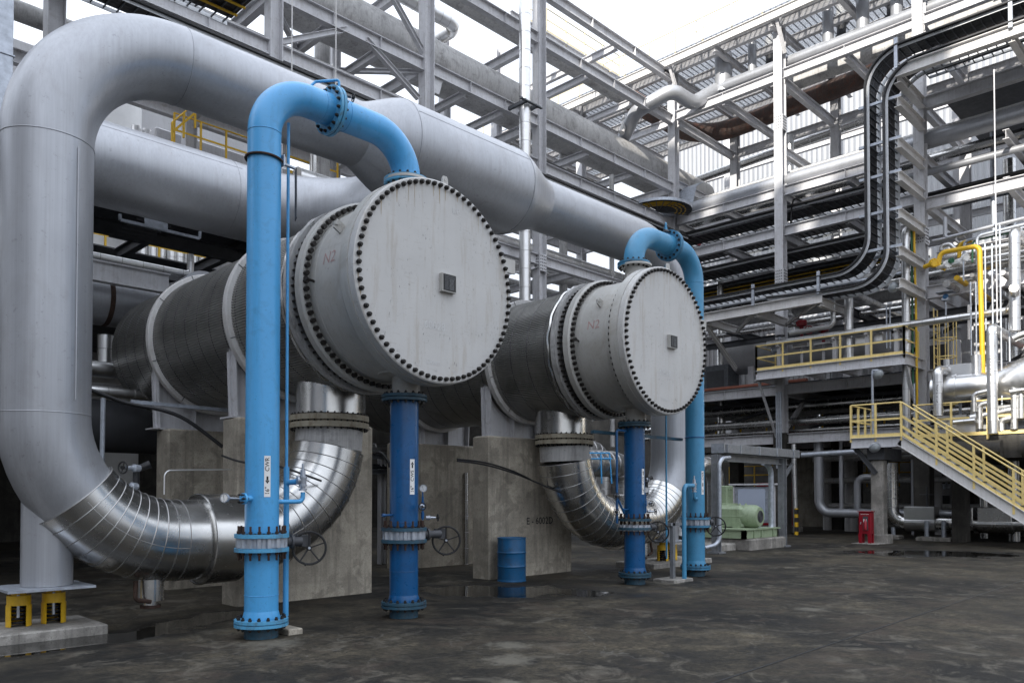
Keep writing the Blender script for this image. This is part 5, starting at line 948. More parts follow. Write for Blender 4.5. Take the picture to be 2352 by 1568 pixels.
# ------------------------------------------------------------------ stairs and landing
SX0, SX1, LY0, LY1, LZ = 29.3, 30.5, 9.72, 11.45, 3.78
st = Frame('staircase', 'grey steel stairs with pale yellow handrails down to the right', (SX0, 8, 0), 'steel', 'stairs')
sl_ = 2.55 / 3.54; yb = LY0 - LZ / sl_
for x, fl_ in ((SX0, 1), (SX1, -1)): b = MB(); b.chan((x, LY0 + .05, LZ - .14), (x, yb + .2, -.0 + .02), .34, .09, .014, fl_); b.build('stringer', 'steel_light', st.t, smooth=False)
b = MB()
for k in range(1, 19): y = LY0 - (LZ / 19) * k / sl_; z = LZ - LZ / 19 * k; b.box(SX0 + .02, y - .13, z - .03, SX1 - .02, y + .13, z)
b.build('treads', 'galv_dark', st.t, smooth=False)
b = MB(); b.chan((SX0, LY1, LZ - .18), (SX0, LY0, LZ - .18), .36, .1, .014, 1); b.chan((SX0, LY1, LZ - .18), (31.3, LY1, LZ - .18), .3, .1, .014, 1); b.build('landing_edge', 'steel', st.t, smooth=False); b = MB(); b.box(SX0 + .02, LY0, LZ - .03, 31.3, LY1, LZ); b.build('landing_plate', 'dark_steel', st.t, smooth=False)
rail(st.t, [(SX0, LY1, LZ), (SX0, LY0, LZ)], 1.2, .95, 'yellow'); rail(st.t, [(SX0 + .02, LY1, LZ), (31.3, LY1, LZ)], 1.2, .62, 'yellow')
for x in (SX0, SX1):
    P0, P1 = Vector((x, LY0, LZ)), Vector((x, yb + .3, .2)); up = Vector((0, 0, 1)); b = MB(); b.tube([P0 + up * 1.2, P1 + up * 1.2], .03, 8); b.build('handrail', 'yellow', st.t); b = MB(); b.bar(P0 + up * .72, P1 + up * .72, .012, .085); b.bar(P0 + up * .36, P1 + up * .36, .012, .085); b.build('knee_rail', 'yellow', st.t, smooth=False)
    b = MB(); b.bar(P0 + up * .12, P1 + up * .12, .012, .1); b.build('toe_board', 'yellow', st.t, smooth=False)
    for k in range(1, 5): p = P0 + (P1 - P0) * (k / 4.4); q = MB(); q.bar(p - up * .22, p + up * 1.2, .07, .055, (1, 0, 0)); q.build('railing_post', 'yellow', st.t, smooth=False)
b = MB(); [b.lathe((SX0 - .012, LY0 - .2 - k * .28, LZ - .16 - k * .28 * sl_), (1, 0, 0), [(0, .018), (.014, .018)], 6) for k in range(16)]; o = b.build('rivet', 'bolt', st.t); o['kind'] = 'stuff'
p2 = Frame('concrete_platform', 'concrete platform with yellow railing behind the stairs', (31, 5, 3.2), 'steel', 'platform')
b = MB(); b.cbox(31.0, -6, 3.0, 38, 9.75, 3.78, .03); b.build('slab', 'concrete_dark', p2.t, smooth=False); rail(p2.t, [(31.0, 9.75, 3.8), (31.0, -4, 3.8)], 1.2, 1.15, 'yellow')
b = MB(); [b.lathe((30.8, y, 3.3), (0, -1, 0), [(0, .3), (1.6, .3)], 16) for y in (8.6, 6.4)]; b.build('drum_edge', 'concrete_dark', p2.t)
for y in (8.8, 3, -3): b = MB(); b.cbox(32.5, y - .25, 0, 33, y + .25, 3.0, .02); b.build('leg', 'concrete_dark', p2.t, smooth=False)
lg = thing('concrete_column', 'stained concrete column with steel knee braces beside the red cabinet', 'column', (29.75, 10.65, 0)); b = MB(); b.cbox(29.53, 10.43, .32, 29.97, 10.87, 3.0, .04); b.build('shaft', 'concrete_pale', lg, smooth=False); b = MB(); b.cbox(29.48, 10.28, 0, 30.05, 10.92, .32, .02); b.build('foot', 'concrete_pale', lg, smooth=False)
b = MB(); b.ibeam((29.5, 10.65, 2.5), (29.4, 11.4, 3.5), .16, .14); b.ibeam((29.9, 10.65, 2.5), (31, 10.65, 3.5), .18, .14); b.box(29.45, 10.35, 3.0, 31.2, 10.95, 3.42); b.build('knee_brace', 'dark_steel', lg, smooth=False)
fx = thing('extinguisher_cabinet', 'red fire extinguisher cabinet on legs by the concrete column', 'cabinet', (28.95, 10.95, 0)); X0, X1, Y0, Y1 = 28.8, 29.1, 10.6, 11.02
b = MB(); b.cbox(X0, Y0, .36, X1, Y1, 1.13, .012); b.build('box', 'red', fx, smooth=False); b = MB(); b.box(X0 - .03, Y0 - .03, 1.131, X1 + .03, Y1 + .03, 1.16); b.build('roof', 'red', fx, smooth=False)
for x in (X0, X1 - .06):
    for y in (Y0, Y1 - .1): b = MB(); b.add([(x, y, 0), (x + .06, y, 0), (x + .06, y + .1, 0), (x, y + .1, 0), (x, y - .0, .36), (x + .06, y - .0, .36), (x + .06, y + .12, .36), (x, y + .12, .36)], [(0, 1, 2, 3), (4, 5, 6, 7), (0, 1, 5, 4), (1, 2, 6, 5), (2, 3, 7, 6), (3, 0, 4, 7)]); b.build('leg', 'red', fx, smooth=False)
b = MB(); b.box(X0 - .012, Y0 + .09, .48, X0 - .002, Y0 + .27, .98); w = b.build('window', 'dark_steel', fx, smooth=False); b = MB(); b.lathe((X0 - .03, Y0 + .18, .5), (0, 0, 1), [(0, .06), (.28, .06), (.33, .03), (.4, .02)], 12); b.build('extinguisher', 'red', w); b = MB(); b.box(X0 - .02, Y0 + .14, .76, X0 - .014, Y0 + .25, .88); b.build('notice', 'white', w, smooth=False)
b = MB(); b.bar((X0 - .03, Y0 + .34, .7), (X0 - .03, Y0 + .33, .78), .03, .03); b.build('latch', 'galv', fx); text_on('FIRE EXTINGUISHER', .04, lambda u, v: Vector((X0 - .003, (Y0 + Y1) / 2 - u, 1.05 + v)), 'lettering', 'white', fx, .8, True)
b = MB(); b.box(28.6, 10.3, .004, 29.9, 11.2, .03); o = b.build('concrete_pad', 'concrete_pale', smooth=False); tag(o, 'thin pale concrete pad under the red cabinet', 'concrete pad'); rehome(o, (29, 11, 0))
def flood(label, c, post=None, s=1.):
    t = thing('floodlight', label, 'floodlight', tuple(c), 'round floodlights'); b = MB(); ax = Vector((-.6, -.55, -.6)).normalized(); b.lathe(c, ax, [(-.16 * s, .05 * s), (-.12 * s, .08 * s), (0, .2 * s), (.03 * s, .2 * s)], 20); b.build('lamp_housing', 'galv', t); b = MB(); b.lathe(c, ax, [(.03 * s, .18 * s), (.09 * s, .13 * s), (.12 * s, 0)], 20, caps=False); b.build('lens', 'glass', t)
    if post: b = MB(); b.tube(bend([post, (post[0], post[1], c.z + .15), c + Vector((0, 0, .15))], .05, 4), .045, 10); b.build('arm', 'galv', t)
c = at(2017, 859, x=30.7); q = at(2005, 1000, x=30.7); flood('round floodlight on a thin post behind the landing', c, (q.x, q.y, q.z))
c = at(2009, 1027, x=29.1); flood('round floodlight slung under the landing edge', c); c = at(2052, 660, x=31.2); flood('round floodlight under the end of the tall trays', c, (c.x + 1.5, c.y, c.z + .1))
# ------------------------------------------------------------------ pump set, panel and frame left of the stairs
wall('low concrete plinth carrying the green motor', 22.95, 12.1, 25.4, 14.2, .35, 'concrete_pale', 'concrete_plinth', 'plinth'); wall('lower concrete plinth left of the green motor', 21.4, 12.55, 22.9, 14.0, .22, 'concrete_pale', 'concrete_plinth', 'plinth')
pm = thing('electric_motor', 'pale green electric motor and pump set on its green skid', 'motor', (24, 13, .35)); mx_, mz = 24.05, 1.03
b = MB(); b.box(22.9, 12.25, .36, 25.15, 12.4, .62); b.box(22.9, 13.85, .36, 25.15, 14.0, .62); b.box(22.9, 12.25, .36, 23.0, 14.0, .62); b.box(25.05, 12.25, .36, 25.15, 14.0, .62); b.box(22.85, 12.2, .62, 25.2, 14.05, .66); [b.box(x, 12.2, .38, x + .04, 12.25, .61) for x in (23.4, 23.9, 24.7)]; b.build('skid', 'green', pm, smooth=False)
b = MB(); b.lathe((mx_, 12.75, mz), (0, 1, 0), [(0, .37), (1.15, .37)], 12); b.cbox(mx_ - .36, 12.78, mz - .34, mx_ + .36, 13.85, mz + .34, .1); b.box(mx_ - .42, 12.85, .66, mx_ + .42, 13.1, mz - .2); b.box(mx_ - .42, 13.5, .66, mx_ + .42, 13.75, mz - .2); b.build('motor_body', 'green', pm, smooth=False)
b = MB(); b.lathe((mx_, 12.76, mz), (0, -1, 0), [(0, .385), (.26, .38), (.42, .3), (.43, .2)], 40, caps=False); fc = b.build('fan_cover', 'green', pm); b = MB(); b.lathe((mx_, 12.335, mz), (0, -1, 0), [(0, 0), (0, .2), (.006, .2)], 32, caps=False); [b.ring((mx_, 12.325, mz), (0, 1, 0), r, .006, 28, 4) for r in (.06, .11, .16)]; b.build('fan_grille', 'dark_steel', fc)
b = MB(); b.cbox(24.25, 13.6, .66, 24.9, 14.2, 1.25, .04); b.cbox(24.35, 13.7, 1.452, 24.8, 14.1, 2.05, .03); b.cbox(24.23, 13.57, 1.25, 24.92, 14.22, 1.45, .03); [b.lathe((24.45 + .16 * k, 13.69, 1.93), (0, -1, 0), [(0, .03), (.03, .03)], 8) for k in (0, 1)]; b.build('pump_casing', 'green', pm, smooth=False)
b = MB(); [b.lathe((mx_ - .2 + .4 * k, 12.95 + .7 * j, mz + .36), (0, 0, 1), [(0, .05), (.07, .03)], 4) for k in (0, 1) for j in (0, 1)]; b.build('lifting_lug', 'green', pm)
sf = Frame('duct_frame', 'grey frame carrying a cable duct over the green motor', (23.3, 12.2, 0), 'galv_mid', 'frame')
for x in (21.15, 25.45): sf.col(x, 12.25, .05, 2.95, .22, 'galv_mid'); sf.bar((x, 12.25, 0), (x, 12.25, .05), .4, .4, 'base_plate')
a, c = at(1672, 1040, y=12.2), at(1846, 1056, y=12.2); sf.beam((a.x, 12.3, 2.86), (25.9, 12.3, 2.86), .22, .16, 'galv_mid'); sf.brace((25.45, 12.25, 2.2), (26.2, 12.25, 2.8), .09, 'galv_mid')
b = MB(); b.cbox(a.x - .3, 12.02, 3.0, 26.3, 12.42, 3.26, .01); du = b.build('duct', 'galv_mid', sf.t, smooth=False); b = MB(); 0
for x in (21.2, 22.2, 23.4, 24.6, 25.8): b = MB(); b.box(x, 12.0, 2.99, x + .04, 12.44, 3.27); b.build('duct_strap', 'galv', du, smooth=False)
pipe('bent conduit dropping by the right post of the duct frame', [(24.6, 12.5, 2.8), (25.15, 12.5, 2.7), (25.15, 12.5, .7), (24.9, 12.4, .2)], .09, 'galv', .4); pipe('bent conduit dropping by the left post of the duct frame', [(21.5, 12.0, 2.85), (20.9, 12.0, 2.8), (20.9, 12.0, .3), (20.4, 12.2, .2)], .06, 'galv', .3)
a = at(1640, 1062, y=14.5); pipe('clad pipe arching behind the duct frame', [(a.x - 2, 14.5, .3), (a.x - 1.2, 14.5, 2.75), (a.x + .1, 14.5, 2.75), (a.x + .1, 14.5, .2)], .3, 'clad_bright', .6, .35)
ep = thing('electrical_panel', 'grey electrical panel standing on legs behind the green motor', 'panel', (27.8, 14.5, 0)); b = MB(); b.cbox(27.6, 13.8, .7, 28.0, 15.2, 2.05, .02); b.build('enclosure', 'galv', ep, smooth=False); b = MB(); [b.box(27.55, y, 0, 27.7, y + .12, 2.15) for y in (13.6, 15.2)]; b.box(27.5, 13.5, 2.1, 28.1, 15.4, 2.16); b.build('frame', 'steel', ep, smooth=False); b = MB(); b.cbox(27.56, 13.95, .8, 27.6, 15.05, 1.95, .01); b.build('door', 'blue_wall', ep, smooth=False)
fx2 = thing('extinguisher_cabinet', 'red cabinet standing far behind the duct frame', 'cabinet', (35.5, 17.2, 0)); b = MB(); b.cbox(35.3, 16.7, .3, 35.8, 18.3, 2.3, .02); b.build('box', 'red', fx2, smooth=False); b = MB(); b.box(35.28, 16.9, 1.2, 35.295, 17.4, 2.1); b.build('window', 'dark_steel', fx2, smooth=False); wall('pale plinth under the far red cabinet', 34.9, 16.4, 36.2, 18.6, .26, 'concrete_pale', 'concrete_plinth', 'plinth')
bo = thing('bollard', 'yellow and black striped bollard near the far red cabinet', 'bollard', (33.2, 15.35, 0)); b = MB(); b.rod((33.2, 15.35, 0), (33.2, 15.35, 1.15), .085, 16); b.build('post', 'yellow_deep', bo); b = MB(); [b.rod((33.2, 15.35, z), (33.2, 15.35, z + .2), .088, 16) for z in (.15, .55, .9)]; b.build('stripe', 'black', bo)
# low pipework under the right hand rack
a = at(1880, 1000, x=34.5); k = at(1880, 1175, x=34.5); pipe('grey pipe dropping and turning right near the ground', [(34.5, a.y, 4.2), (34.5, a.y, .95), (34.5, 9.5, .95)], .2, 'header', .55, n=20); a = at(1932, 1050, x=34.8); pipe('thin grey pipe standing on the low grey pipe', [(34.8, a.y, 4.2), (34.8, a.y, 1.0)], .09, 'header')
a = at(1980, 1090, x=35.2); pipe('grey pipe hooking over behind the concrete column', [(35.2, a.y - 1.5, 2.5), (35.2, a.y + .2, 2.5), (35.2, a.y + .2, .9)], .15, 'header', .35)
pipe('grey horizontal pipe running to the landing above the red cabinet', [at(1842, 1045, x=32), at(1966, 1037, x=32)], .11, 'galv')
cv = pipe('fat clad pipe dropping and turning right under the stairs', [(33.2, 11.4, 3.0), (33.2, 11.4, .66), (33.2, -2, .66)], .25, 'clad', .55, .35, n=28)
for i, (y0, y1, m) in enumerate(((10.85, 9.75, 'clad_bright'), (9.1, 8.45, 'clad'), (8.3, 7.2, 'clad'))):
    b = MB(); b.cbox(32.88, y1, .62, 33.5, y0, 1.28, .02); b.lathe((33.2, y0, .66), (0, -1, 0), [(0, .34), (y0 - y1, .34)], 24); o = b.build('insulation_box', m, smooth=False); tag(o, '%s insulated valve box on the fat pipe under the stairs' % ('first bright', 'second', 'third')[i], 'insulation box'); rehome(o, (33.2, y0, .3))
b = MB(); wheel(b, (33.2, 10.1, 1.75), (0, 0, 1), .24, .02, 4, 0); b.rod((33.2, 10.1, 1.2), (33.2, 10.1, 2.05), .035); o = b.build('valve_spindle', 'dark_steel'); tag(o, 'dark handwheel on a spindle above the first bright valve box', 'handwheel'); rehome(o, (33.2, 10.1, 1.2))
for i, (x, y) in enumerate(((33.2, 11.35), (32.8, 10.0), (32.8, 9.4))): wall('%s small concrete footing under the fat clad pipe' % ('first', 'second', 'third')[i], x - .35, y - .3, x + .35, y + .3, .14, 'concrete_pale', 'concrete_plinth', 'plinth'); pipe('%s thin stand under the fat clad pipe' % ('first', 'second', 'third')[i], [(x, y, .14), (x, y, .75 if i else .45)], .08, 'galv', name='pipe_stand', cat='stand', group='stands under the fat clad pipe')
for i, (px, x, r, m) in enumerate(((2110, 37, .3, 'header'), (2140, 38, .42, 'vessel'), (2195, 39, .2, 'header'), (1955, 38.5, .3, 'dull_pipe'), (1900, 39, .2, 'dull_pipe'), (2260, 36, .15, 'clad'), (2330, 34.5, .2, 'clad'))):
    a = at(px, 1150, x=x); pipe('%s dim upright pipe in the dark under the concrete deck' % ('first', 'fat second', 'third', 'fourth', 'fifth', 'sixth', 'seventh')[i], [(x, a.y, 0), (x, a.y, 4.4)], r, m, n=16, group='dim upright pipes under the deck')
for i, (z, x) in enumerate(((2.4, 37.4), (1.2, 38.2), (3.4, 36.4))): pipe('%s dim level pipe in the dark under the concrete deck' % ('middle', 'low', 'high')[i], [(x, 16, z), (x, -4, z)], .14, 'dull_pipe', n=14)
pipe('slender bright clad pipe standing right of the duct frame', [at(1828, 1222, x=33.6), at(1823, 1020, x=33.6)], .11, 'clad_bright', seam=.5)
for i in range(3): a = at(1784 + i * 5, 1000, x=33.4); pipe('%s of the slim conduits beside the dark concrete leg' % ('left one', 'middle one', 'right one')[i], [(33.4, a.y, 2.9), (33.4, a.y, 6.3)], .04, 'galv', n=8, group='slim conduits on the concrete leg', name='conduit', cat='conduit')
# ------------------------------------------------------------------ further pipework, beams and fittings seen through the racks
X5 = dict(x=32.6)
def run(label, px, r, m, plane, br=.15, seam=0, **k): return pipe(label, [at(*p, **plane) for p in px], r, m, br, seam, n=12, **k)
v1 = lambda *p: [(1892.6 + a / 5.12, 516.8 + c / 5.12) for a, c in p]
run('pale conduit dropping and bending beside the yellow gas line', v1((1425, -90), (1425, 128), (1450, 150), (2060, -5), (2400, -90)), .075, 'header', X5)
run('pale conduit stub on the bracket column', v1((1275, 188), (1480, 148)), .06, 'header', X5)
run('dark conduit hooked behind the pale conduit', v1((1548, 130), (1552, 190), (1590, 208), (1770, 160)), .05, 'dull_pipe', dict(x=33.2))
run('upper silver conduit bending off over the gas line', v1((1802, 460), (1800, 150), (1850, 118), (2400, -20)), .06, 'galv', X5)
run('lower silver conduit bending off over the gas line', v1((1645, 420), (1650, 215), (1690, 178), (2400, 18)), .05, 'galv', dict(x=32.9))
run('thin green line running to the right above the gas line', v1((1745, 440), (1748, 200), (1800, 175), (2400, 42)), .035, 'green_dark', dict(x=33.0))
run('second yellow bent line behind the gas line', v1((1592, 385), (1592, 245), (1640, 206), (1745, 182)), .075, 'yellow_deep', dict(x=33.0))
run('fat clad pipe running right behind the white blind flanges', v1((1420, 390), (2400, 215)), .24, 'clad', dict(x=34.6), seam=.45)
run('bent clad tube behind the yellow gas line', v1((1382, 300), (1380, 245), (1480, 222), (1560, 300)), .09, 'clad_bright', dict(x=33.2))
for i, (a, c, r, m) in enumerate((((1560, 620), (1960, 865), .1, 'yellow_deep'), ((1740, 590), (2180, 810), .08, 'dull_pipe'), ((1870, 560), (2330, 800), .09, 'dull_pipe'), ((1960, 560), (2400, 760), .08, 'galv'), ((2100, 560), (2480, 735), .1, 'dull_pipe'), ((1440, 690), (1720, 850), .14, 'dull_pipe'))):
    p = at(*v1(a)[0], x=32.8); pipe('%s slanting pipe under the beam right of the bracket column' % ('yellow', 'grey second', 'grey third', 'silver fourth', 'grey fifth', 'thick dark')[i], [p, p + Vector((6.5, 0, 0))], r, m, n=12, group='pipes running back under the right hand beams')
for i, (px, y0, y1, m, r) in enumerate(((2205, 880, 980, 'galv', .05), (2225, 700, 780, 'steel_light', .05), (2245, 560, 700, 'galv', .03), (2262, 560, 760, 'galv', .03), (2100, 880, 1000, 'galv', .035), (2036, 700, 800, 'galv', .03), (2044, 705, 800, 'galv', .03))):
    a, c = at(px, y0, x=32.4), at(px, y1, x=32.4); pipe('%s short thin upright among the right hand pipes' % ('first', 'second', 'third', 'fourth', 'fifth', 'sixth', 'seventh')[i], [a, (a.x, a.y, c.z)], r, m, n=8, group='thin uprights among the right hand pipes', name='conduit', cat='conduit')
tx = thing('transmitter', 'blue headed transmitter on a thin post right of the bracket column', 'transmitter', tuple(at(2166, 735, x=33))); c = at(2172, 682, x=33); b = MB(); b.rod((c.x, c.y, c.z - 1.1), (c.x, c.y, c.z - .1), .03, 8); b.box(c.x - .1, c.y - .12, c.z - .14, c.x + .1, c.y + .12, c.z - .04); b.build('post', 'galv', tx); b = MB(); b.lathe(c, (-1, -.3, 0), [(-.1, .1), (.1, .1), (.12, .07)], 14); b.build('head', 'drum_blue', tx); b = MB(); b.box(c.x - .25, c.y - .3, c.z + .16, c.x + .25, c.y + .3, c.z + .18); b.build('sunshade', 'galv', tx)
# inside the right hand rack: level pipes between the floors
for i, (x, z, r, m, y1) in enumerate(((35.4, 11.2, .16, 'dull_pipe', -2), (36.2, 11.0, .22, 'clad', -2), (37.4, 11.3, .12, 'dull_pipe', 4), (38.6, 11.0, .28, 'dull_pipe', 8), (35.2, 9.6, .12, 'clad', 11), (34.6, 10.9, .07, 'galv', 2), (39.4, 12.2, .2, 'dull_pipe', 2), (36.2, 5.9, .22, 'clad', -4), (37.2, 5.7, .15, 'dull_pipe', -4), (35.6, 3.6, .16, 'dull_pipe', -4), (36.6, 3.7, .22, 'clad', -4), (35.0, 16.6, .1, 'dull_pipe', 2), (36.6, 16.1, .22, 'clad', 2), (37.8, 16.0, .14, 'dull_pipe', 2))):
    pipe('%s level pipe inside the right hand rack, counted from the front and top down' % ('first', 'second', 'third', 'fourth', 'fifth', 'sixth', 'seventh', 'eighth', 'ninth', 'tenth', 'eleventh', 'twelfth', 'thirteenth', 'fourteenth')[i], [(x, 23.5, z), (x, y1, z)], r, m, seam=.6 if m == 'clad' else 0, n=14, group='level pipes inside the right hand rack')
for i, (x, y, z0, z1, r, m) in enumerate(((38.5, 18.0, 9.8, 20, .2, 'clad_bright'), (39.2, 14.2, 9.8, 20, .14, 'dull_pipe'), (36.8, 21.0, 4.7, 13, .18, 'clad'), (41.5, 9.0, 4.7, 17, .25, 'clad'), (43, 5.0, 4.7, 17, .35, 'clad_bright'), (38.0, 6.2, 4.7, 11, .14, 'galv'), (37.0, 8.6, 6.8, 17, .1, 'galv'))):
    pipe('%s upright pipe inside the right hand rack' % ('first clad', 'second', 'third clad', 'fourth clad', 'fifth, fat clad', 'sixth', 'thin seventh')[i], [(x, y, z0), (x, y, z1)], r, m, seam=.7 if 'clad' in m else 0, n=14, group='upright pipes inside the right hand rack')
fr2 = Frame('inner_steelwork', 'dark inner steelwork between the floors of the right hand rack', (37, 10, 4.7), 'dark_steel', 'steel frame')
for y in (19.2, 13.4, 7.5, 1.5): fr2.beam((RX + .2, y, 9.6), (RX2, y, 9.6), .3, .2); fr2.beam((RX + .2, y, 6.35), (RX2 + 4, y, 6.35), .3, .2)
for x in (36.1, 38.2): fr2.beam((x, 22, 9.3), (x, -3, 9.3), .28, .18); fr2.beam((x, 22, 6.1), (x, -3, 6.1), .28, .18)
for y0, y1 in ((22, 16.4), (16.3, 10.5), (10.4, 4.7)): fr2.brace((RX2 - .3, y0 - .3, 6.8), (RX2 - .3, y1 + .3, 9.5), .14); fr2.brace((36, y0 - .3, 4.8), (36, y1 + .3, 6.2), .12)
for i, (x, y, w, d, z0, h) in enumerate(((36.4, 20.4, 1.2, 1.4, 6.8, 1.6), (38.4, 10.6, 1.4, 1.2, 6.8, 1.9), (35.8, 8.4, .8, 1.2, 4.72, 1.5), (39.5, 15, 1.5, 2.0, 4.72, 1.6), (36.5, 4.5, 1.0, 1.6, 6.8, 2.2), (37.0, 17.5, .8, 1.0, 0, 1.5), (36.4, 6.5, 1.2, 1.0, 0, 1.2), (40.0, 11.0, 1.2, 1.0, 0, 2.0))):
    t = thing('equipment_box', '%s dim grey equipment box inside the right hand rack' % ('first', 'second', 'third', 'fourth', 'fifth', 'sixth', 'seventh', 'eighth')[i], 'equipment', (x, y, z0), 'equipment boxes inside the right hand rack'); b = MB(); b.cbox(x, y, z0 + .1, x + w, y + d, z0 + h, .04); b.build('casing', 'steel' if i % 2 else 'galv_dark', t, smooth=False); b = MB(); b.lathe((x + w / 2, y + d / 2, z0 + h - .01), (0, 0, 1), [(0, .16), (.2, .16), (.2, .24), (.26, .24), (.26, .05), (.6, .05)], 14); b.build('nozzle', 'galv', t); b = MB(); b.box(x - .012, y + .2, z0 + .3, x - .002, y + d - .2, z0 + h - .3); b.build('door', 'dark_steel', t, smooth=False)
# behind the main rack, between and above the exchangers
lv = Frame('lower_rack_level', 'lower beams of the tall rack seen between the two exchangers', (28, RY, 9), 'steel', 'rack level')
a, c = at(1256, 606, y=RY), at(1423, 653, y=RY); zz = (a.z + c.z) / 2; lv.beam((18.2, RY, zz), (33.7, RY, zz), .42, .24); lv.beam((18.2, RB, zz), (33.7, RB, zz), .42, .24); lv.beam((24.2, RY, zz - 1.9), (33.7, RY, zz - 1.9), .36, .22)
for x in (21, 26.5, 29, 31.5): lv.beam((x, RY + .12, zz), (x, RB, zz), .32, .2)
lv.brace((24.3, RY + .3, zz - .3), (29, RB, zz - .3), .14); lv.brace((29, RY + .3, zz - .3), (33.5, RB, zz - .3), .14); lv.brace((18.3, RY, zz - 2.4), (23.7, RY, zz - .3), .16)
for i, (y, z, r, m) in enumerate(((23.2, 12.2, .3, 'clad_bright'), (24.4, 11.8, .18, 'dull_pipe'), (25.6, 12.5, .45, 'clad_bright'), (27.0, 12.0, .25, 'dull_pipe'), (23.4, 9.9, .2, 'dull_pipe'), (25.0, 10.1, .28, 'clad'), (26.5, 9.8, .16, 'dull_pipe'), (22.8, 16.0, .12, 'dull_pipe'), (26.8, 16.1, .3, 'dull_pipe'), (25.8, 20.9, .16, 'dull_pipe'), (27.0, 21.4, .22, 'clad_bright'))):
    pipe('%s pipe lying along the tall rack behind the exchangers, lower levels first' % ('first, clad', 'second', 'third, fat clad', 'fourth', 'fifth', 'sixth, clad', 'seventh', 'eighth, thin', 'ninth', 'tenth, thin', 'eleventh, clad')[i], [(2 if z > 13 else 13.5, y, z), (36 if z < 13 else 33, y, z)], r, m, seam=.6 if 'clad' in m else 0, n=16, group='pipes lying along the tall rack')
for i, (x, y, z0, z1, r, m) in enumerate(((26.0, 23.6, 1, 15, .16, 'clad'), (28.4, 24.5, 1, 20, .2, 'dull_pipe'), (30.2, 23.0, 4, 17, .12, 'dull_pipe'), (20.4, 23.2, 1, 14, .2, 'clad_bright'), (15.0, 24.6, 4, 16.8, .15, 'clad'), (16.2, 26.0, 9, 24, .3, 'dull_pipe'))):
    pipe('%s upright pipe in the tall rack behind the exchangers' % ('first', 'second', 'thin third', 'fourth, bright', 'fifth', 'sixth, fat')[i], [(x, y, z0), (x, y, z1)], r, m, seam=.7 if 'clad' in m else 0, n=14, group='upright pipes in the tall rack')
for i, (x0, x1, z0, z1, y) in enumerate(((-6, 21.0, 8.9, 20.4, 37), (17.6, 23, 8, 13.0, 34))):
    t = thing('far_building', ('pale clad building far behind the feed branch', 'grey clad building seen far between the rack columns')[i], 'building', ((x0 + x1) / 2, y, z0)); b = MB(); b.cbox(x0, y, 0, x1, y + 6, z1, .05); b.build('wall', 'vessel', t, smooth=False); b = MB(); [b.box(x0, y - .03, z, x1, y - .002, z + .06) for z in (z0 + 1.2, z0 + 3.6)]; b.build('cladding_joint', 'dark_steel', t, smooth=False)
    for k in range(int((x1 - x0) / 1.8)): b = MB(); b.box(x0 + .5 + 1.8 * k, y - .05, z0 + 1.7, x0 + 1.6 + 1.8 * k, y - .004, z0 + 3.0); b.build('louvre', 'galv_dark', t, smooth=False)
# bolted splices on the columns
def splice(fr, x, y, z):
    b = MB(); b.box(x - .212, y - .215, z, x + .212, y - .203, z + .7); b.box(x - .215, y - .19, z, x - .203, y + .19, z + .7); p = b.build('splice_plate', 'steel', fr.t, smooth=False); b = MB()
    for i in range(4):
        for j in range(5): b.lathe((x - .15 + i * .1, y - .214, z + .09 + j * .13), (0, -1, 0), [(0, .024), (.02, .024)], 6); b.lathe((x - .214, y - .13 + i * .087, z + .09 + j * .13), (-1, 0, 0), [(0, .024), (.02, .024)], 6)
    o = b.build('splice_bolts', 'dark_steel', p, smooth=False); o['kind'] = 'stuff'
splice(rk, 24, RY, 10.9); splice(rk, 18, RY, 13.2); splice(rk, 12, RY, 13.2); splice(rr, RX, 16.35, 11.2); splice(rr, RX, 10.45, 11.7); splice(rr, RX, 16.35, 18.2)
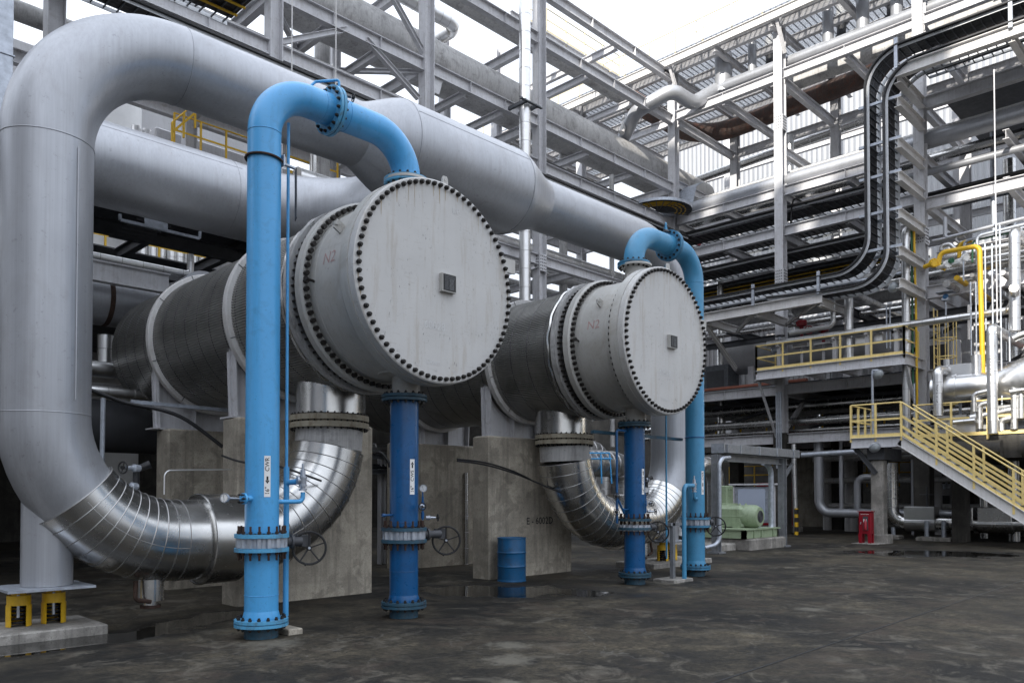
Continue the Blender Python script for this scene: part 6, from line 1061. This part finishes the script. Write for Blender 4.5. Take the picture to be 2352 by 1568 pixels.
# ------------------------------------------------------------------ unseen blocks added far left of the camera: keep the foreground in shade
nb = thing('shade_block', 'tall grey block added outside the picture on the left to shade the foreground', 'building', (-45, 5, 0)); b = MB(); b.cbox(-50, -10, 0, -40, 26, NBH, .05); b.cbox(-49, -30, 0, -40.5, -10.02, 38.0, .05); b.build('wall', 'vessel', nb, smooth=False)
yy_ = -10.; k_ = 0
while yy_ < 25:
    wd_ = 1.1 + 2.2 * R_.random(); b = MB(); b.cbox(-48, yy_, NBH - .01, -43 + 2 * R_.random(), yy_ + wd_, NBH + 5 + 6 * R_.random(), .05); b.build('dapple_block', 'steel', nb, smooth=False); yy_ += wd_ + .7 + 1.5 * R_.random()  # added uprights of random size dapple the sun reaching the rack
for y in range(-9, 25, 6): b = MB(); b.box(-39.99, y, 2, -39.8, y + .5, NBH - 1); b.build('column', 'steel', nb, smooth=False)
# ------------------------------------------------------------------ light
SUN_EL, SUN_TRAVEL = rad(25), rad(14)       # elevation; heading the light travels, from the x axis
sd = bpy.data.lights.new('sun', 'SUN'); sd.energy = 4.4; sd.angle = rad(.53); sd.color = (1, .95, .86); so = bpy.data.objects.new('sun', sd); COL.objects.link(so); so.location = (-20, -10, 40)
dr = Vector((math.cos(SUN_TRAVEL) * math.cos(SUN_EL), math.sin(SUN_TRAVEL) * math.cos(SUN_EL), -math.sin(SUN_EL))); so.rotation_mode = 'QUATERNION'; so.rotation_quaternion = Vector((0, 0, -1)).rotation_difference(dr)
w = bpy.data.worlds.new('World'); sc.world = w; w.use_nodes = True; nt = w.node_tree; bg = nt.nodes['Background']
sky = nt.nodes.new('ShaderNodeTexSky'); sky.sky_type = 'NISHITA'; sky.sun_disc = False; sky.sun_elevation = SUN_EL; sky.sun_rotation = math.atan2(-dr.x, -dr.y); sky.dust_density = 3; sky.ozone_density = 1.5
gen = coord(nt, (1, 1, 1), 'Generated'); sp = nt.nodes.new('ShaderNodeSeparateXYZ'); nt.links.new(gen, sp.inputs[0]); hi = mth(nt, 'MAXIMUM', sp.outputs[2], 0.)
cl = noise(nt, coord(nt, (1, 1, 2.2), 'Generated'), 2.2, 7, .55); cf = mth(nt, 'MULTIPLY', rng(nt, cl, .34, .60, .84, 1.), rng(nt, hi, .45, 1., 1., .72))
nt.links.new(mix(nt, cf, sky.outputs[0], mix(nt, 1., CLOUD, grey(nt, rng(nt, hi, 0., 1., .40, 2.1)), 'MULTIPLY')), bg.inputs[0]); bg.inputs[1].default_value = .12
sc.view_settings.view_transform = 'Standard'; sc.view_settings.look = 'None'; sc.view_settings.exposure = EXPO; sc.view_settings.gamma = 1
sc.cycles.max_bounces = 7; sc.cycles.diffuse_bounces = 3; sc.cycles.glossy_bounces = 4; sc.cycles.transparent_max_bounces = 12; sc.cycles.use_denoising = True
